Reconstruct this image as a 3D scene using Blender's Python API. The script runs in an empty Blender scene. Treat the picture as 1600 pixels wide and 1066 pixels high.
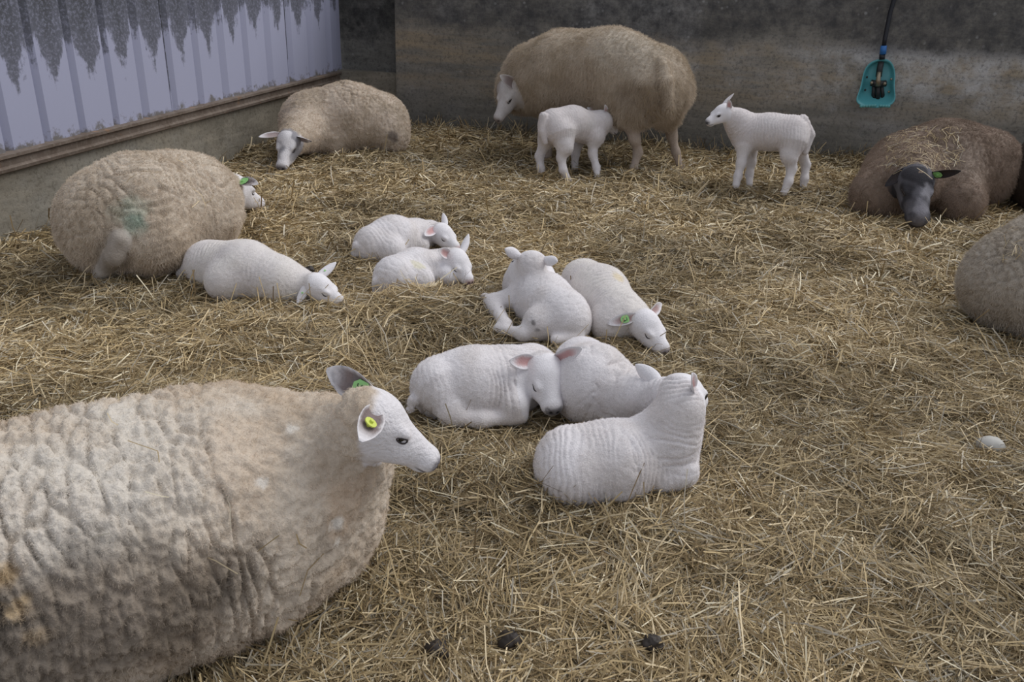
import bpy, math
import numpy as np
from mathutils import Matrix

# ------------------------------------------------------------------ camera, world, lights, exposure
sc = bpy.context.scene
COL = sc.collection
FOC, PITCH, ROLL, CAMH = 1330.0, math.radians(24.3), math.radians(2.1), 1.25
cam_data = bpy.data.cameras.new('camera')
cam_data.sensor_width = 36.0
cam_data.lens = FOC / 1600.0 * 36.0
cam_data.clip_start = 0.02
cam = bpy.data.objects.new('camera', cam_data)
COL.objects.link(cam)
cam.matrix_world = (Matrix.Translation((0, 0, CAMH)) @ Matrix.Rotation(math.pi / 2 - PITCH, 4, 'X')
                    @ Matrix.Rotation(ROLL, 4, 'Z'))
sc.camera = cam
vs = sc.view_settings
vs.view_transform = 'Standard'
vs.look = 'None'
vs.exposure = 0.0
vs.gamma = 1.0
vs.use_curve_mapping = False

world = bpy.data.worlds.new('overcast_sky')
sc.world = world
world.use_nodes = True
wbg = world.node_tree.nodes['Background']
wbg.inputs['Color'].default_value = (0.86, 0.90, 1.0, 1)
wbg.inputs['Strength'].default_value = 0.62


# soft daylight coming in from the open side at the right, high up
sun_d = bpy.data.lights.new('daylight', 'SUN')
sun_d.energy = 2.25
sun_d.angle = math.radians(50)
sun_d.color = (1.0, 0.985, 0.97)
sun_o = bpy.data.objects.new('daylight', sun_d)
COL.objects.link(sun_o)
from mathutils import Vector
sun_o.rotation_euler = Vector((-.62, -.30, -.74)).to_track_quat('-Z', 'Y').to_euler()
sun_o.location = (4, 4, 4)

RNG = np.random.default_rng(7)

# ------------------------------------------------------------------ pixel <-> place (surveying the photograph)
_a = math.pi / 2 - PITCH
RCAM = (np.array([[1, 0, 0], [0, math.cos(_a), -math.sin(_a)], [0, math.sin(_a), math.cos(_a)]])
        @ np.array([[math.cos(ROLL), -math.sin(ROLL), 0], [math.sin(ROLL), math.cos(ROLL), 0], [0, 0, 1]]))
CAM = np.array([0, 0, CAMH])


def ray(px, py):
    return RCAM @ np.array([(px - 800) / FOC, -(py - 533) / FOC, -1.0])


def at_h(px, py, h=0.0):
    d = ray(px, py)
    return CAM + d * ((h - CAMH) / d[2])


def at_y(px, py, Y):
    d = ray(px, py)
    return CAM + d * (Y / d[1])


def at_plane(px, py, p0, n):
    d = ray(px, py)
    return CAM + d * (np.dot(np.asarray(p0) - CAM, n) / np.dot(d, n))


def scale_at(p):
    return FOC / -(RCAM.T @ (np.asarray(p) - CAM))[2]


SINK = 0.025


def survey(px, py, rp, hs='g'):
    """pixel, pixel radius and height rule -> centre and radius in metres.  'g' rests on the straw,
    a number is a height, ('Y', y) a distance from the camera plane."""
    if isinstance(hs, tuple):
        p = at_y(px, py, hs[1])
    elif hs == 'g':
        h = 0.1
        for _ in range(12):
            p = at_h(px, py, h)
            h = rp / scale_at(p) - SINK
    else:
        p = at_h(px, py, hs)
    return p, rp / scale_at(p)


# ------------------------------------------------------------------ noise (vectorised)
_perm = np.random.default_rng(3).permutation(4096).astype(np.int64)


def _hash(ix, iy, iz):
    return _perm[(_perm[(_perm[ix & 4095] + iy) & 4095] + iz) & 4095]


def noise3(p):
    p = np.asarray(p, float)
    i = np.floor(p).astype(np.int64)
    f = p - i
    u = f * f * (3 - 2 * f)
    r = 0
    for dx in (0, 1):
        wx = u[:, 0] if dx else 1 - u[:, 0]
        for dy in (0, 1):
            wy = u[:, 1] if dy else 1 - u[:, 1]
            for dz in (0, 1):
                wz = u[:, 2] if dz else 1 - u[:, 2]
                r = r + wx * wy * wz * (_hash(i[:, 0] + dx, i[:, 1] + dy, i[:, 2] + dz) / 2047.5 - 1)
    return r


def fbm(p, oct=3):
    r, a = 0, 1.0
    for k in range(oct):
        r = r + a * noise3(np.asarray(p) * 2.0 ** k + 17.3 * k)
        a *= 0.5
    return r


def worley2(u, v, seed=0):
    """F1, F2 and the id of the nearest cell on a jittered 2D grid"""
    iu, iv = np.floor(u).astype(np.int64), np.floor(v).astype(np.int64)
    f1 = np.full(len(u), 9.0)
    f2 = np.full(len(u), 9.0)
    cid = np.zeros(len(u), np.int64)
    for a in (-1, 0, 1):
        for b in (-1, 0, 1):
            h1 = _hash(iu + a, iv + b, np.int64(seed)) / 4096.0
            h2 = _hash(iu + a, iv + b, np.int64(seed + 77)) / 4096.0
            d = np.hypot(iu + a + h1 - u, iv + b + h2 - v)
            nearer = d < f1
            f2 = np.where(nearer, f1, np.minimum(f2, d))
            cid = np.where(nearer, _hash(iu + a, iv + b, np.int64(seed + 5)), cid)
            f1 = np.where(nearer, d, f1)
    return f1, f2, cid


# ------------------------------------------------------------------ implicit bodies
def unit(v):
    v = np.asarray(v, float)
    return v / max(np.linalg.norm(v), 1e-9)


class Body:
    """Smooth union of tapered capsules and ellipsoids, meshed as ONE continuous surface."""

    def __init__(self):
        self.ops = []

    def cap(self, a, b, ra, rb, k=0.02):
        a, b = np.asarray(a, float), np.asarray(b, float)
        R = max(ra, rb)
        self.ops.append(('cap', (a, b, ra, rb), k, np.minimum(a, b) - R, np.maximum(a, b) + R, 1))

    def ell(self, c, axes, rad, k=0.02, sign=1):
        c, axes, rad = np.asarray(c, float), np.asarray(axes, float), np.asarray(rad, float)
        R = np.sqrt(((axes * rad[:, None]) ** 2).sum(0))
        self.ops.append(('ell', (c, axes, rad), k, c - R, c + R, sign))

    def chain(self, nodes, k=0.02):
        for (a, ra), (b, rb) in zip(nodes[:-1], nodes[1:]):
            self.cap(a, b, ra, rb, k)

    @staticmethod
    def _d(kind, prm, X, Y, Z):
        if kind == 'cap':
            a, b, ra, rb = prm
            ba = [float(v) for v in b - a]
            a, ra, rb = [float(v) for v in a], float(ra), float(rb)
            L2 = max(sum(v * v for v in ba), 1e-9)
            x, y, z = X - a[0], Y - a[1], Z - a[2]
            t = np.clip((x * ba[0] + y * ba[1] + z * ba[2]) / L2, 0, 1)
            return np.sqrt((x - t * ba[0]) ** 2 + (y - t * ba[1]) ** 2 + (z - t * ba[2]) ** 2) - (ra + t * (rb - ra))
        c, ax, r = [v.tolist() for v in prm]
        x, y, z = X - c[0], Y - c[1], Z - c[2]
        q = [(x * ax[i][0] + y * ax[i][1] + z * ax[i][2]) for i in range(3)]
        k0 = np.sqrt(sum((q[i] / r[i]) ** 2 for i in range(3)))
        k1 = np.sqrt(sum((q[i] / r[i] ** 2) ** 2 for i in range(3)))
        return k0 * (k0 - 1) / np.maximum(k1, 1e-6)

    def field(self, X, Y, Z):
        d = None
        for kind, prm, k, lo, hi, sign in self.ops:
            e = self._d(kind, prm, X, Y, Z)
            if d is None:
                d = e
            elif sign > 0:
                h = np.maximum(k - np.abs(d - e), 0) / k
                d = np.minimum(d, e) - h * h * k * 0.25
            else:
                h = np.maximum(k - np.abs(d + e), 0) / k
                d = np.maximum(d, -e) + h * h * k * 0.25
        return d

    def mesh(self, vox):
        pos = [o for o in self.ops if o[5] > 0]
        lo = np.min([o[3] for o in pos], 0) - 3 * vox - 0.01
        hi = np.max([o[4] for o in pos], 0) + 3 * vox + 0.01
        n = np.ceil((hi - lo) / vox).astype(int) + 1

        gx, gy, gz = [(lo[i] + vox * np.arange(n[i])).astype(np.float32) for i in range(3)]
        D = np.full(tuple(n), 0.5, np.float32)
        for kind, prm, k, l, h_, sign in self.ops:
            m = k + 4 * vox
            i0 = np.maximum(((l - m - lo) / vox).astype(int), 0)
            i1 = np.minimum(((h_ + m - lo) / vox).astype(int) + 2, n)
            s = tuple(slice(i0[i], i1[i]) for i in range(3))
            e = self._d(kind, prm, gx[s[0]][:, None, None], gy[s[1]][None, :, None], gz[s[2]][None, None, :]).astype(np.float32)
            d = D[s]
            if sign > 0:
                h = np.maximum(k - np.abs(d - e), 0) / k
                D[s] = np.minimum(d, e) - h * h * k * 0.25
            else:
                h = np.maximum(k - np.abs(d + e), 0) / k
                D[s] = np.maximum(d, -e) + h * h * k * 0.25
        return surface_nets(D, lo, vox)

    def project(self, p, n=6):
        """move points on to the surface along the gradient; also returns normals"""
        p = np.array(p, float).reshape(-1, 3)
        g = None
        for _ in range(n):
            g = self.grad(p)
            d = self.field(p[:, 0], p[:, 1], p[:, 2])
            p = p - g * d[:, None]
        return p, g

    def grad(self, p, e=0.001):
        f = lambda q: self.field(q[:, 0], q[:, 1], q[:, 2])
        g = np.stack([f(p + np.eye(3)[i] * e) - f(p - np.eye(3)[i] * e) for i in range(3)], 1)
        return g / np.maximum(np.linalg.norm(g, axis=1, keepdims=True), 1e-9)


def surface_nets(D, lo, vox):
    s = D < 0
    n = np.array(D.shape)
    c = np.zeros(tuple(n - 1), np.int8)
    for a in (0, 1):
        for b in (0, 1):
            for d in (0, 1):
                c += s[a:n[0] - 1 + a, b:n[1] - 1 + b, d:n[2] - 1 + d]
    act = np.argwhere((c > 0) & (c < 8))
    idx = np.full(tuple(n - 1), -1, np.int32)
    idx[act[:, 0], act[:, 1], act[:, 2]] = np.arange(len(act))
    P = np.zeros((len(act), 3))
    cnt = np.zeros(len(act))
    corners = [(a, b, d) for a in (0, 1) for b in (0, 1) for d in (0, 1)]
    for i, p in enumerate(corners):
        for q in corners[i + 1:]:
            if sum(abs(np.array(p) - np.array(q))) != 1:
                continue
            v0 = D[act[:, 0] + p[0], act[:, 1] + p[1], act[:, 2] + p[2]]
            v1 = D[act[:, 0] + q[0], act[:, 1] + q[1], act[:, 2] + q[2]]
            cr = (v0 < 0) != (v1 < 0)
            t = np.where(cr, v0 / np.where(cr, v0 - v1, 1), 0)
            P += cr[:, None] * (np.array(p) + t[:, None] * (np.array(q) - np.array(p)))
            cnt += cr
    P = lo + vox * (act + P / cnt[:, None])
    faces = []
    for ax in range(3):
        o = [1, 1, 1]
        o[ax] = 0
        sl0 = tuple(slice(o[i], n[i] - 1) for i in range(3))
        sl1 = tuple(slice(o[i] + (1 if i == ax else 0), n[i] - 1 + (1 if i == ax else 0)) for i in range(3))
        e = np.argwhere(s[sl0] != s[sl1]) + np.array(o)
        flip = s[e[:, 0], e[:, 1], e[:, 2]]
        u, v = [(1, 2), (2, 0), (0, 1)][ax]
        q = []
        for du, dv in ((1, 1), (0, 1), (0, 0), (1, 0)):
            k = e.copy()
            k[:, u] -= du
            k[:, v] -= dv
            q.append(idx[k[:, 0], k[:, 1], k[:, 2]])
        q = np.stack(q, 1)
        q[~flip] = q[~flip][:, ::-1]
        faces.append(q)
    return P, np.concatenate(faces)


def vnormals(P, F):
    a = np.cross(P[F[:, 2]] - P[F[:, 0]], P[F[:, 3]] - P[F[:, 1]])
    N = np.stack([sum(np.bincount(F[:, k], a[:, i], len(P)) for k in range(4)) for i in range(3)], 1)
    return N / np.maximum(np.linalg.norm(N, axis=1, keepdims=True), 1e-12)


# ------------------------------------------------------------------ blender objects
def mesh_object(name, P, F, mat=None, parent=None, colors=None, smooth=True, link=True):
    """F: (n,k) array of one polygon size, or a list of polygons"""
    me = bpy.data.meshes.new(name)
    if isinstance(F, np.ndarray):
        P = np.asarray(P, np.float32)
        me.vertices.add(len(P))
        me.vertices.foreach_set('co', P.ravel())
        me.loops.add(F.size)
        me.loops.foreach_set('vertex_index', F.astype(np.int32).ravel())
        me.polygons.add(len(F))
        me.polygons.foreach_set('loop_start', (np.arange(len(F)) * F.shape[1]).astype(np.int32))
        me.update(calc_edges=True)
        me.validate()
    else:
        me.from_pydata([tuple(map(float, p)) for p in P], [], [tuple(map(int, f)) for f in F])
        me.update()
    if colors is not None:
        at = me.attributes.new('Col', 'FLOAT_COLOR', 'POINT')
        at.data.foreach_set('color', np.concatenate([colors, np.ones((len(colors), 1))], 1).astype(np.float32).ravel())
    if len(me.polygons):
        me.polygons.foreach_set('use_smooth', np.full(len(me.polygons), bool(smooth)))
    if mat:
        me.materials.append(mat)
    o = bpy.data.objects.new(name, me)
    COL.objects.link(o)
    if parent:
        o.parent = parent
    return o


def tag(o, label=None, cat=None, group=None, kind=None):
    for k, v in (('label', label), ('category', cat), ('group', group), ('kind', kind)):
        if v:
            o[k] = v
    return o


def box_pf(lo, hi):
    lo, hi = np.asarray(lo, float), np.asarray(hi, float)
    P = [[(lo, hi)[i][0], (lo, hi)[j][1], (lo, hi)[k][2]] for i in (0, 1) for j in (0, 1) for k in (0, 1)]
    F = [(0, 1, 3, 2), (4, 6, 7, 5), (0, 4, 5, 1), (2, 3, 7, 6), (0, 2, 6, 4), (1, 5, 7, 3)]
    return P, F


class MB:
    def __init__(self):
        self.P, self.F = [], []

    def add(self, P, F):
        o = len(self.P)
        self.P += [np.asarray(p, float) for p in P]
        self.F += [tuple(i + o for i in f) for f in F]
        return self

    def box(self, lo, hi):
        return self.add(*box_pf(lo, hi))

    def tube(self, pts, rad, n=12):
        pts = [np.asarray(p, float) for p in pts]
        rad = [rad] * len(pts) if np.isscalar(rad) else rad
        P, F = [], []
        up = None
        for i, p in enumerate(pts):
            t = unit(pts[min(i + 1, len(pts) - 1)] - pts[max(i - 1, 0)])
            if up is None:
                up = unit(np.cross(t, [0.3, 0.2, 0.9] if abs(t[2]) < 0.9 else [1, 0.1, 0]))
            up = unit(up - t * (up @ t))
            w = np.cross(t, up)
            for k in range(n):
                a = 2 * math.pi * k / n
                P.append(p + rad[i] * (up * math.cos(a) + w * math.sin(a)))
        for i in range(len(pts) - 1):
            for k in range(n):
                k2 = (k + 1) % n
                F.append((i * n + k, i * n + k2, (i + 1) * n + k2, (i + 1) * n + k))
        F.append(tuple(range(n))[::-1])
        F.append(tuple((len(pts) - 1) * n + k for k in range(n)))
        return self.add(P, F)

    def sphere(self, c, r, axes=None, nu=16, nv=10):
        r = np.array([r] * 3 if np.isscalar(r) else r, float)
        axes = np.eye(3) if axes is None else np.asarray(axes)
        P = [np.asarray(c) + axes[2] * r[2]]
        for j in range(1, nv):
            th = math.pi * j / nv
            for i in range(nu):
                ph = 2 * math.pi * i / nu
                q = np.array([math.sin(th) * math.cos(ph), math.sin(th) * math.sin(ph), math.cos(th)]) * r
                P.append(np.asarray(c) + q @ axes)
        P.append(np.asarray(c) - axes[2] * r[2])
        F = [(0, 1 + i, 1 + (i + 1) % nu) for i in range(nu)]
        for j in range(nv - 2):
            for i in range(nu):
                a, b = 1 + j * nu + i, 1 + j * nu + (i + 1) % nu
                F.append((a, a + nu, b + nu, b))
        L = len(P) - 1
        F += [(L, 1 + (nv - 2) * nu + (i + 1) % nu, 1 + (nv - 2) * nu + i) for i in range(nu)]
        return self.add(P, F)

    def build(self, name, mat, parent=None, smooth=True):
        return mesh_object(name, self.P, self.F, mat, parent, smooth=smooth)


# ------------------------------------------------------------------ materials
def mat_new(name):
    m = bpy.data.materials.new(name)
    m.use_nodes = True
    nt = m.node_tree
    b = nt.nodes['Principled BSDF']
    return m, nt, b


def simple_mat(name, rgb, rough=0.6, spec=0.5, metal=0.0):
    m, nt, b = mat_new(name)
    b.inputs['Base Color'].default_value = (*rgb, 1)
    b.inputs['Roughness'].default_value = rough
    b.inputs['Specular IOR Level'].default_value = spec
    b.inputs['Metallic'].default_value = metal
    return m


def N(nt, kind, **kw):
    n = nt.nodes.new(kind)
    for k, v in kw.items():
        if k.startswith('_'):
            setattr(n, k[1:], v)
        else:
            n.inputs[k.replace('_', ' ')].default_value = v
    return n


def ramp(nt, src, stops):
    r = nt.nodes.new('ShaderNodeValToRGB')
    while len(r.color_ramp.elements) < len(stops):
        r.color_ramp.elements.new(0.5)
    for e, (p, c) in zip(r.color_ramp.elements, stops):
        e.position = p
        e.color = (c, c, c, 1) if np.isscalar(c) else (*c, 1)
    nt.links.new(src, r.inputs['Fac'])
    return r.outputs['Color']


def mix(nt, fac, a, b, mode='MIX'):
    m = nt.nodes.new('ShaderNodeMix')
    m.data_type = 'RGBA'
    m.blend_type = mode
    for sock, v in ((m.inputs[0], fac), (m.inputs[6], a), (m.inputs[7], b)):
        if isinstance(v, bpy.types.NodeSocket):
            nt.links.new(v, sock)
        else:
            sock.default_value = v if np.isscalar(v) else (*v, 1)
    return m.outputs[2]


def math_node(nt, op, a, b=0.0, clamp=False):
    m = nt.nodes.new('ShaderNodeMath')
    m.operation = op
    m.use_clamp = clamp
    for sock, v in ((m.inputs[0], a), (m.inputs[1], b)):
        if isinstance(v, bpy.types.NodeSocket):
            nt.links.new(v, sock)
        else:
            sock.default_value = v
    return m.outputs[0]


def tex(nt, coord, scale, detail=4.0, rough=0.55, stretch=None, dist=0.0):
    v = coord
    if stretch:
        mp = nt.nodes.new('ShaderNodeMapping')
        mp.inputs['Scale'].default_value = stretch
        nt.links.new(coord, mp.inputs['Vector'])
        v = mp.outputs['Vector']
    n = nt.nodes.new('ShaderNodeTexNoise')
    n.inputs['Scale'].default_value = scale
    n.inputs['Detail'].default_value = detail
    n.inputs['Roughness'].default_value = rough
    n.inputs['Distortion'].default_value = dist
    nt.links.new(v, n.inputs['Vector'])
    return n.outputs['Fac']


def bump(nt, bsdf, height, strength, dist):
    b = nt.nodes.new('ShaderNodeBump')
    b.inputs['Strength'].default_value = strength
    b.inputs['Distance'].default_value = dist
    nt.links.new(height, b.inputs['Height'])
    nt.links.new(b.outputs['Normal'], bsdf.inputs['Normal'])


def coat_material(name, rough=0.85, bump_scale=220.0, bump_d=0.004, strength=0.5):
    """animal coat: colour from the body's own markings, small curls as bump"""
    m, nt, b = mat_new(name)
    at = nt.nodes.new('ShaderNodeAttribute')
    at.attribute_name = 'Col'
    tc = nt.nodes.new('ShaderNodeTexCoord')
    n1 = tex(nt, tc.outputs['Object'], bump_scale, 3.0, 0.6)
    col = mix(nt, 0.35, at.outputs['Color'], mix(nt, 1.0, at.outputs['Color'], ramp(nt, n1, [(0.25, 0.55), (0.7, 1.0)]), 'MULTIPLY'))
    nt.links.new(col, b.inputs['Base Color'])
    b.inputs['Roughness'].default_value = rough
    b.inputs['Specular IOR Level'].default_value = 0.2
    bump(nt, b, n1, strength, bump_d)
    return m


def hair_material(name):
    m, nt, b = mat_new(name)
    at = nt.nodes.new('ShaderNodeAttribute')
    at.attribute_name = 'Col'
    nt.links.new(at.outputs['Color'], b.inputs['Base Color'])
    b.inputs['Roughness'].default_value = 0.8
    b.inputs['Specular IOR Level'].default_value = 0.15
    return m


M_COAT = coat_material('lamb_coat')
M_FLEECE = coat_material('ewe_fleece', bump_scale=140.0, bump_d=0.006, strength=0.6)
M_HAIR = hair_material('wool_fibre')
M_EYE = simple_mat('eye_dark', (0.012, 0.009, 0.007), 0.12, 0.6)
M_LID = simple_mat('eyelid_dark', (0.06, 0.05, 0.05), 0.6, 0.3)
M_HOOF = simple_mat('hoof_horn', (0.30, 0.25, 0.20), 0.6, 0.3)
M_TAG = simple_mat('ear_tag_green', (0.30, 0.62, 0.22), 0.45, 0.5)
M_TAGY = simple_mat('ear_tag_yellow', (0.55, 0.62, 0.10), 0.45, 0.5)
M_INK = simple_mat('tag_ink', (0.03, 0.04, 0.03), 0.6)
HAIR_DENSITY, STRAW_DENSITY, VOX = 1.0, 1.0, 1.0


def smooth(a, b, x):
    t = np.clip((x - a) / (b - a), 0, 1)
    return t * t * (3 - 2 * t)


BEASTS = []


class Head:
    """local frame: x from the poll to the nose tip, y to the animal's left, z up; unit = head length"""

    def __init__(self, poll, nose, up, width=1.0, muzzle=1.0):
        self.o = np.asarray(poll, float)
        d = np.asarray(nose, float) - self.o
        self.L = float(np.linalg.norm(d))
        f = d / self.L
        u = unit(np.asarray(up, float) - f * (np.asarray(up, float) @ f))
        self.ax = np.stack([f, np.cross(u, f), u])
        self.w = width
        self.mz = muzzle

    def to_world(self, q):
        return self.o + (np.asarray(q, float) * self.L) @ self.ax

    def to_local(self, p):
        return ((np.asarray(p) - self.o) @ self.ax.T) / self.L

    def build(self, B, kind):
        L, W, w, mz = self.L, self.to_world, self.w, self.mz
        E = lambda c, r, k=0.10: B.ell(W(c), self.ax, np.array(r) * L, k * L)
        K = lambda a, b, ra, rb, k=0.10: B.cap(W(a), W(b), ra * L, rb * L, k * L)
        if kind == 'lamb':
            E((0.27, 0, 0.0), (0.30, 0.240 * w, 0.235))
            K((0.40, 0, -0.01), (0.82, 0, -0.09), 0.195 * w, 0.125 * w)
            E((0.85, 0, -0.13), (0.155, 0.132 * w, 0.128))
            K((0.25, 0, -0.15), (0.80, 0, -0.19), 0.185, 0.105)
            for s in (-1, 1):
                E((0.46, s * 0.11 * w, -0.13), (0.29, 0.105 * w, 0.165))
                E((0.54, s * 0.165 * w, 0.065), (0.10, 0.040, 0.035), 0.10)
        else:
            E((0.20, 0, -0.01), (0.26, 0.190 * w, 0.185))
            K((0.30, 0, 0.0), (0.86, 0, -0.075), 0.160 * w, 0.100 * w * mz)
            E((0.885, 0, -0.105), (0.115 * mz, 0.108 * w * mz, 0.105 * mz))
            K((0.20, 0, -0.17), (0.82, 0, -0.185), 0.145 * w, 0.070 * mz)
            for s in (-1, 1):
                E((0.42, s * 0.085 * w, -0.14), (0.30, 0.085 * w, 0.145))
                E((0.45, s * 0.145 * w, 0.065), (0.09, 0.045, 0.045), 0.06)
        self.ex = 0.57 if kind == 'lamb' else 0.475
        zn = -0.10 if kind == 'lamb' else -0.075
        for s in (-1, 1):
            # nostrils and the mouth line
            B.ell(W((0.985, s * 0.050, zn)), self.ax, np.array((0.035, 0.020, 0.014)) * L, 0.015 * L, -1)
            B.ell(W((0.90, s * 0.125 * w, zn - 0.115)), self.ax, np.array((0.11, 0.045, 0.010)) * L, 0.02 * L, -1)
            ye = (0.235 if kind == 'lamb' else 0.185) * w
            B.ell(W((self.ex, s * ye, 0.01)), self.ax, np.array((0.06, 0.03, 0.022)) * L, 0.05 * L, -1)
        self.kind = kind
        self.zn = zn

    def eye_seed(self, s):
        return self.to_world((self.ex, s * (0.21 if self.kind == 'lamb' else 0.17) * self.w, 0.012))

    def ear_base(self, s):
        return self.to_world((0.10, s * 0.175 * self.w, 0.085))


EAR_PROFILE = np.array([(0, .50), (.12, .72), (.28, .95), (.42, 1.0), (.6, .92), (.78, .68), (.9, .42), (1, .13)])


def ear_sheet(base, tip, facing, width, cup=0.55, thick=0.005, curl=0.0):
    """a leaf-shaped ear with a hollow inner side; returns points, quads, (l,t,inner) per point, frame"""
    base, tip = np.asarray(base, float), np.asarray(tip, float)
    d = tip - base
    L = np.linalg.norm(d)
    a = d / L
    n = unit(np.asarray(facing, float) - a * (np.asarray(facing, float) @ a))
    w = np.cross(n, a)
    nl, nw = 16, 11
    ls, ts = np.linspace(0, 1, nl), np.linspace(-1, 1, nw)
    P, I = [], []
    for side in (1, -1):
        for l in ls:
            hw = width * np.interp(l, EAR_PROFILE[:, 0], EAR_PROFILE[:, 1])
            c = cup * (1.35 - 0.9 * l)
            for t in ts:
                th = t * min(1.35, c * 1.9)
                # a strip bent to an arc: cupped edges rise towards the inner side
                r = hw / max(min(1.35, c * 1.9), 0.05)
                x, z = r * math.sin(th), r * (1 - math.cos(th))
                q = base + a * (l * L) + w * x + n * (z + curl * L * (l ** 2))
                q = q + n * side * 0.5 * thick * (1 - 0.85 * abs(t) ** 3) * (1 - 0.5 * l)
                P.append(q)
                I.append((l, t, side))
    F = []
    M = nl * nw
    for i in range(nl - 1):
        for j in range(nw - 1):
            k = i * nw + j
            F.append((k, k + 1, k + nw + 1, k + nw)[::-1])
            F.append((M + k, M + k + 1, M + k + nw + 1, M + k + nw))
        for j, fl in ((0, 1), (nw - 1, 0)):
            k = i * nw + j
            q = (k, k + nw, M + k + nw, M + k)
            F.append(q if not fl else q[::-1])
    for j in range(nw - 1):
        k = (nl - 1) * nw + j
        F.append((k, k + 1, M + k + 1, M + k)[::-1])
        F.append((j, j + 1, M + j + 1, M + j))
    return np.array(P), np.array(F), np.array(I), (base, a, n, w, L)


def spine_coords(P, nodes):
    """distance along and around the spine polyline"""
    best = np.full(len(P), 1e9)
    U = np.zeros(len(P))
    S = np.zeros(len(P))
    acc = 0.0
    for a, b in zip(nodes[:-1], nodes[1:]):
        ba = b - a
        L = np.linalg.norm(ba)
        ax = ba / L
        t = (P - a) @ ax / L
        tc = np.clip(t, 0, 1)
        d = P - a - np.outer(tc * L, ax)
        dist = np.linalg.norm(d, axis=1)
        up = unit(np.array([0, 0, 1.0]) - ax * ax[2])
        sd = np.cross(ax, up)
        ang = np.arctan2(d @ sd, d @ up)
        m = dist < best
        tt = t if len(nodes) == 2 else np.where((a is nodes[0]) | (t > 0), np.where(b is nodes[-1], t, np.minimum(t, 1)), 0)
        U = np.where(m, acc + tt * L, U)
        S = np.where(m, ang, S)
        best = np.minimum(best, dist)
        acc += L
    return U, S, best


def hair_object(name, P, F, Nrm, mask, cols, parent, count, length, radius, gravity=0.3, spread=0.5, clump=55.0,
                clump_amp=0.6, curl=0.0, flow=None, npts=4, seed=1, tipmix=None):
    """wool fibres rooted all over the coat"""
    rng = np.random.default_rng(seed)
    T = np.concatenate([F[:, [0, 1, 2]], F[:, [0, 2, 3]]])
    ar = np.linalg.norm(np.cross(P[T[:, 1]] - P[T[:, 0]], P[T[:, 2]] - P[T[:, 0]]), axis=1) * mask[T].mean(1)
    ar = np.where(P[T].mean(1)[:, 2] < -0.01 - parent.location[2], 0, ar)
    n = int(count * HAIR_DENSITY)
    if n < 10:
        return None
    ti = rng.choice(len(T), n, p=ar / ar.sum())
    r1, r2 = np.sqrt(rng.random(n)), rng.random(n)
    bc = np.stack([1 - r1, r1 * (1 - r2), r1 * r2], 1)[:, :, None]
    X = (P[T[ti]] * bc).sum(1)
    Nn = (Nrm[T[ti]] * bc).sum(1)
    Nn /= np.linalg.norm(Nn, axis=1, keepdims=True)
    C = (cols[T[ti]] * bc).sum(1)
    mk = (mask[T[ti]] * bc[:, :, 0]).sum(1)
    cn = np.stack([fbm(X * clump + 31.7 * i, 2) for i in range(3)], 1)
    d = Nn + clump_amp * cn + spread * rng.normal(size=(n, 3)) * 0.5
    d[:, 2] -= gravity
    if flow is not None:
        d = d + np.asarray(flow)
    dn = (d * Nn).sum(1)
    d = d + Nn * np.maximum(0.15 - dn, 0)[:, None]
    d /= np.linalg.norm(d, axis=1, keepdims=True)
    ln = length * (0.6 + 0.8 * rng.random(n)) * (0.35 + 0.65 * mk) * (1 + 0.3 * fbm(X * clump * 0.6 + 5, 1))
    s = np.linspace(0, 1, npts)
    e1 = np.cross(d, rng.normal(size=(n, 3)))
    e1 /= np.maximum(np.linalg.norm(e1, axis=1, keepdims=True), 1e-9)
    e2 = np.cross(d, e1)
    ph = rng.random(n) * 6.28
    pts = np.zeros((n, npts, 3), np.float32)
    for k, t in enumerate(s):
        q = X - Nn * 0.001 + d * (ln * t)[:, None]
        q[:, 2] -= gravity * 0.5 * ln * t * t
        if curl:
            q = q + (e1 * np.cos(ph + t * 7)[:, None] + e2 * np.sin(ph + t * 7)[:, None]) * (curl * ln * t)[:, None]
        pts[:, k] = q
    hc = bpy.data.hair_curves.new(name)
    hc.add_curves([npts] * n)
    hc.attributes['position'].data.foreach_set('vector', pts.ravel())
    ra = hc.attributes.get('radius') or hc.attributes.new('radius', 'FLOAT', 'POINT')
    ra.data.foreach_set('value', np.tile((radius * (1 - 0.55 * s)).astype(np.float32), n))
    C = C * (1.10 + 0.30 * rng.random((n, 1)))
    at = hc.attributes.new('Col', 'FLOAT_COLOR', 'CURVE')
    at.data.foreach_set('color', np.concatenate([np.clip(C, 0, 0.95), np.ones((n, 1))], 1).astype(np.float32).ravel())
    hc.materials.append(M_HAIR)
    o = bpy.data.objects.new(name, hc)
    COL.objects.link(o)
    o.parent = parent
    return o


def A(*v):
    return np.array(v, float)


LAMB = dict(coat=A(.73, .70, .71), coat2=A(.66, .62, .61), face=A(.79, .765, .785), nose=A(.30, .24, .24), earin=A(.55, .33, .32),
            leg=A(.76, .72, .72))
EWE = dict(coat=A(.56, .48, .39), coat2=A(.45, .37, .285), face=A(.74, .71, .72), nose=A(.10, .09, .10), earin=A(.30, .23, .22),
           leg=A(.52, .46, .42))


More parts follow.
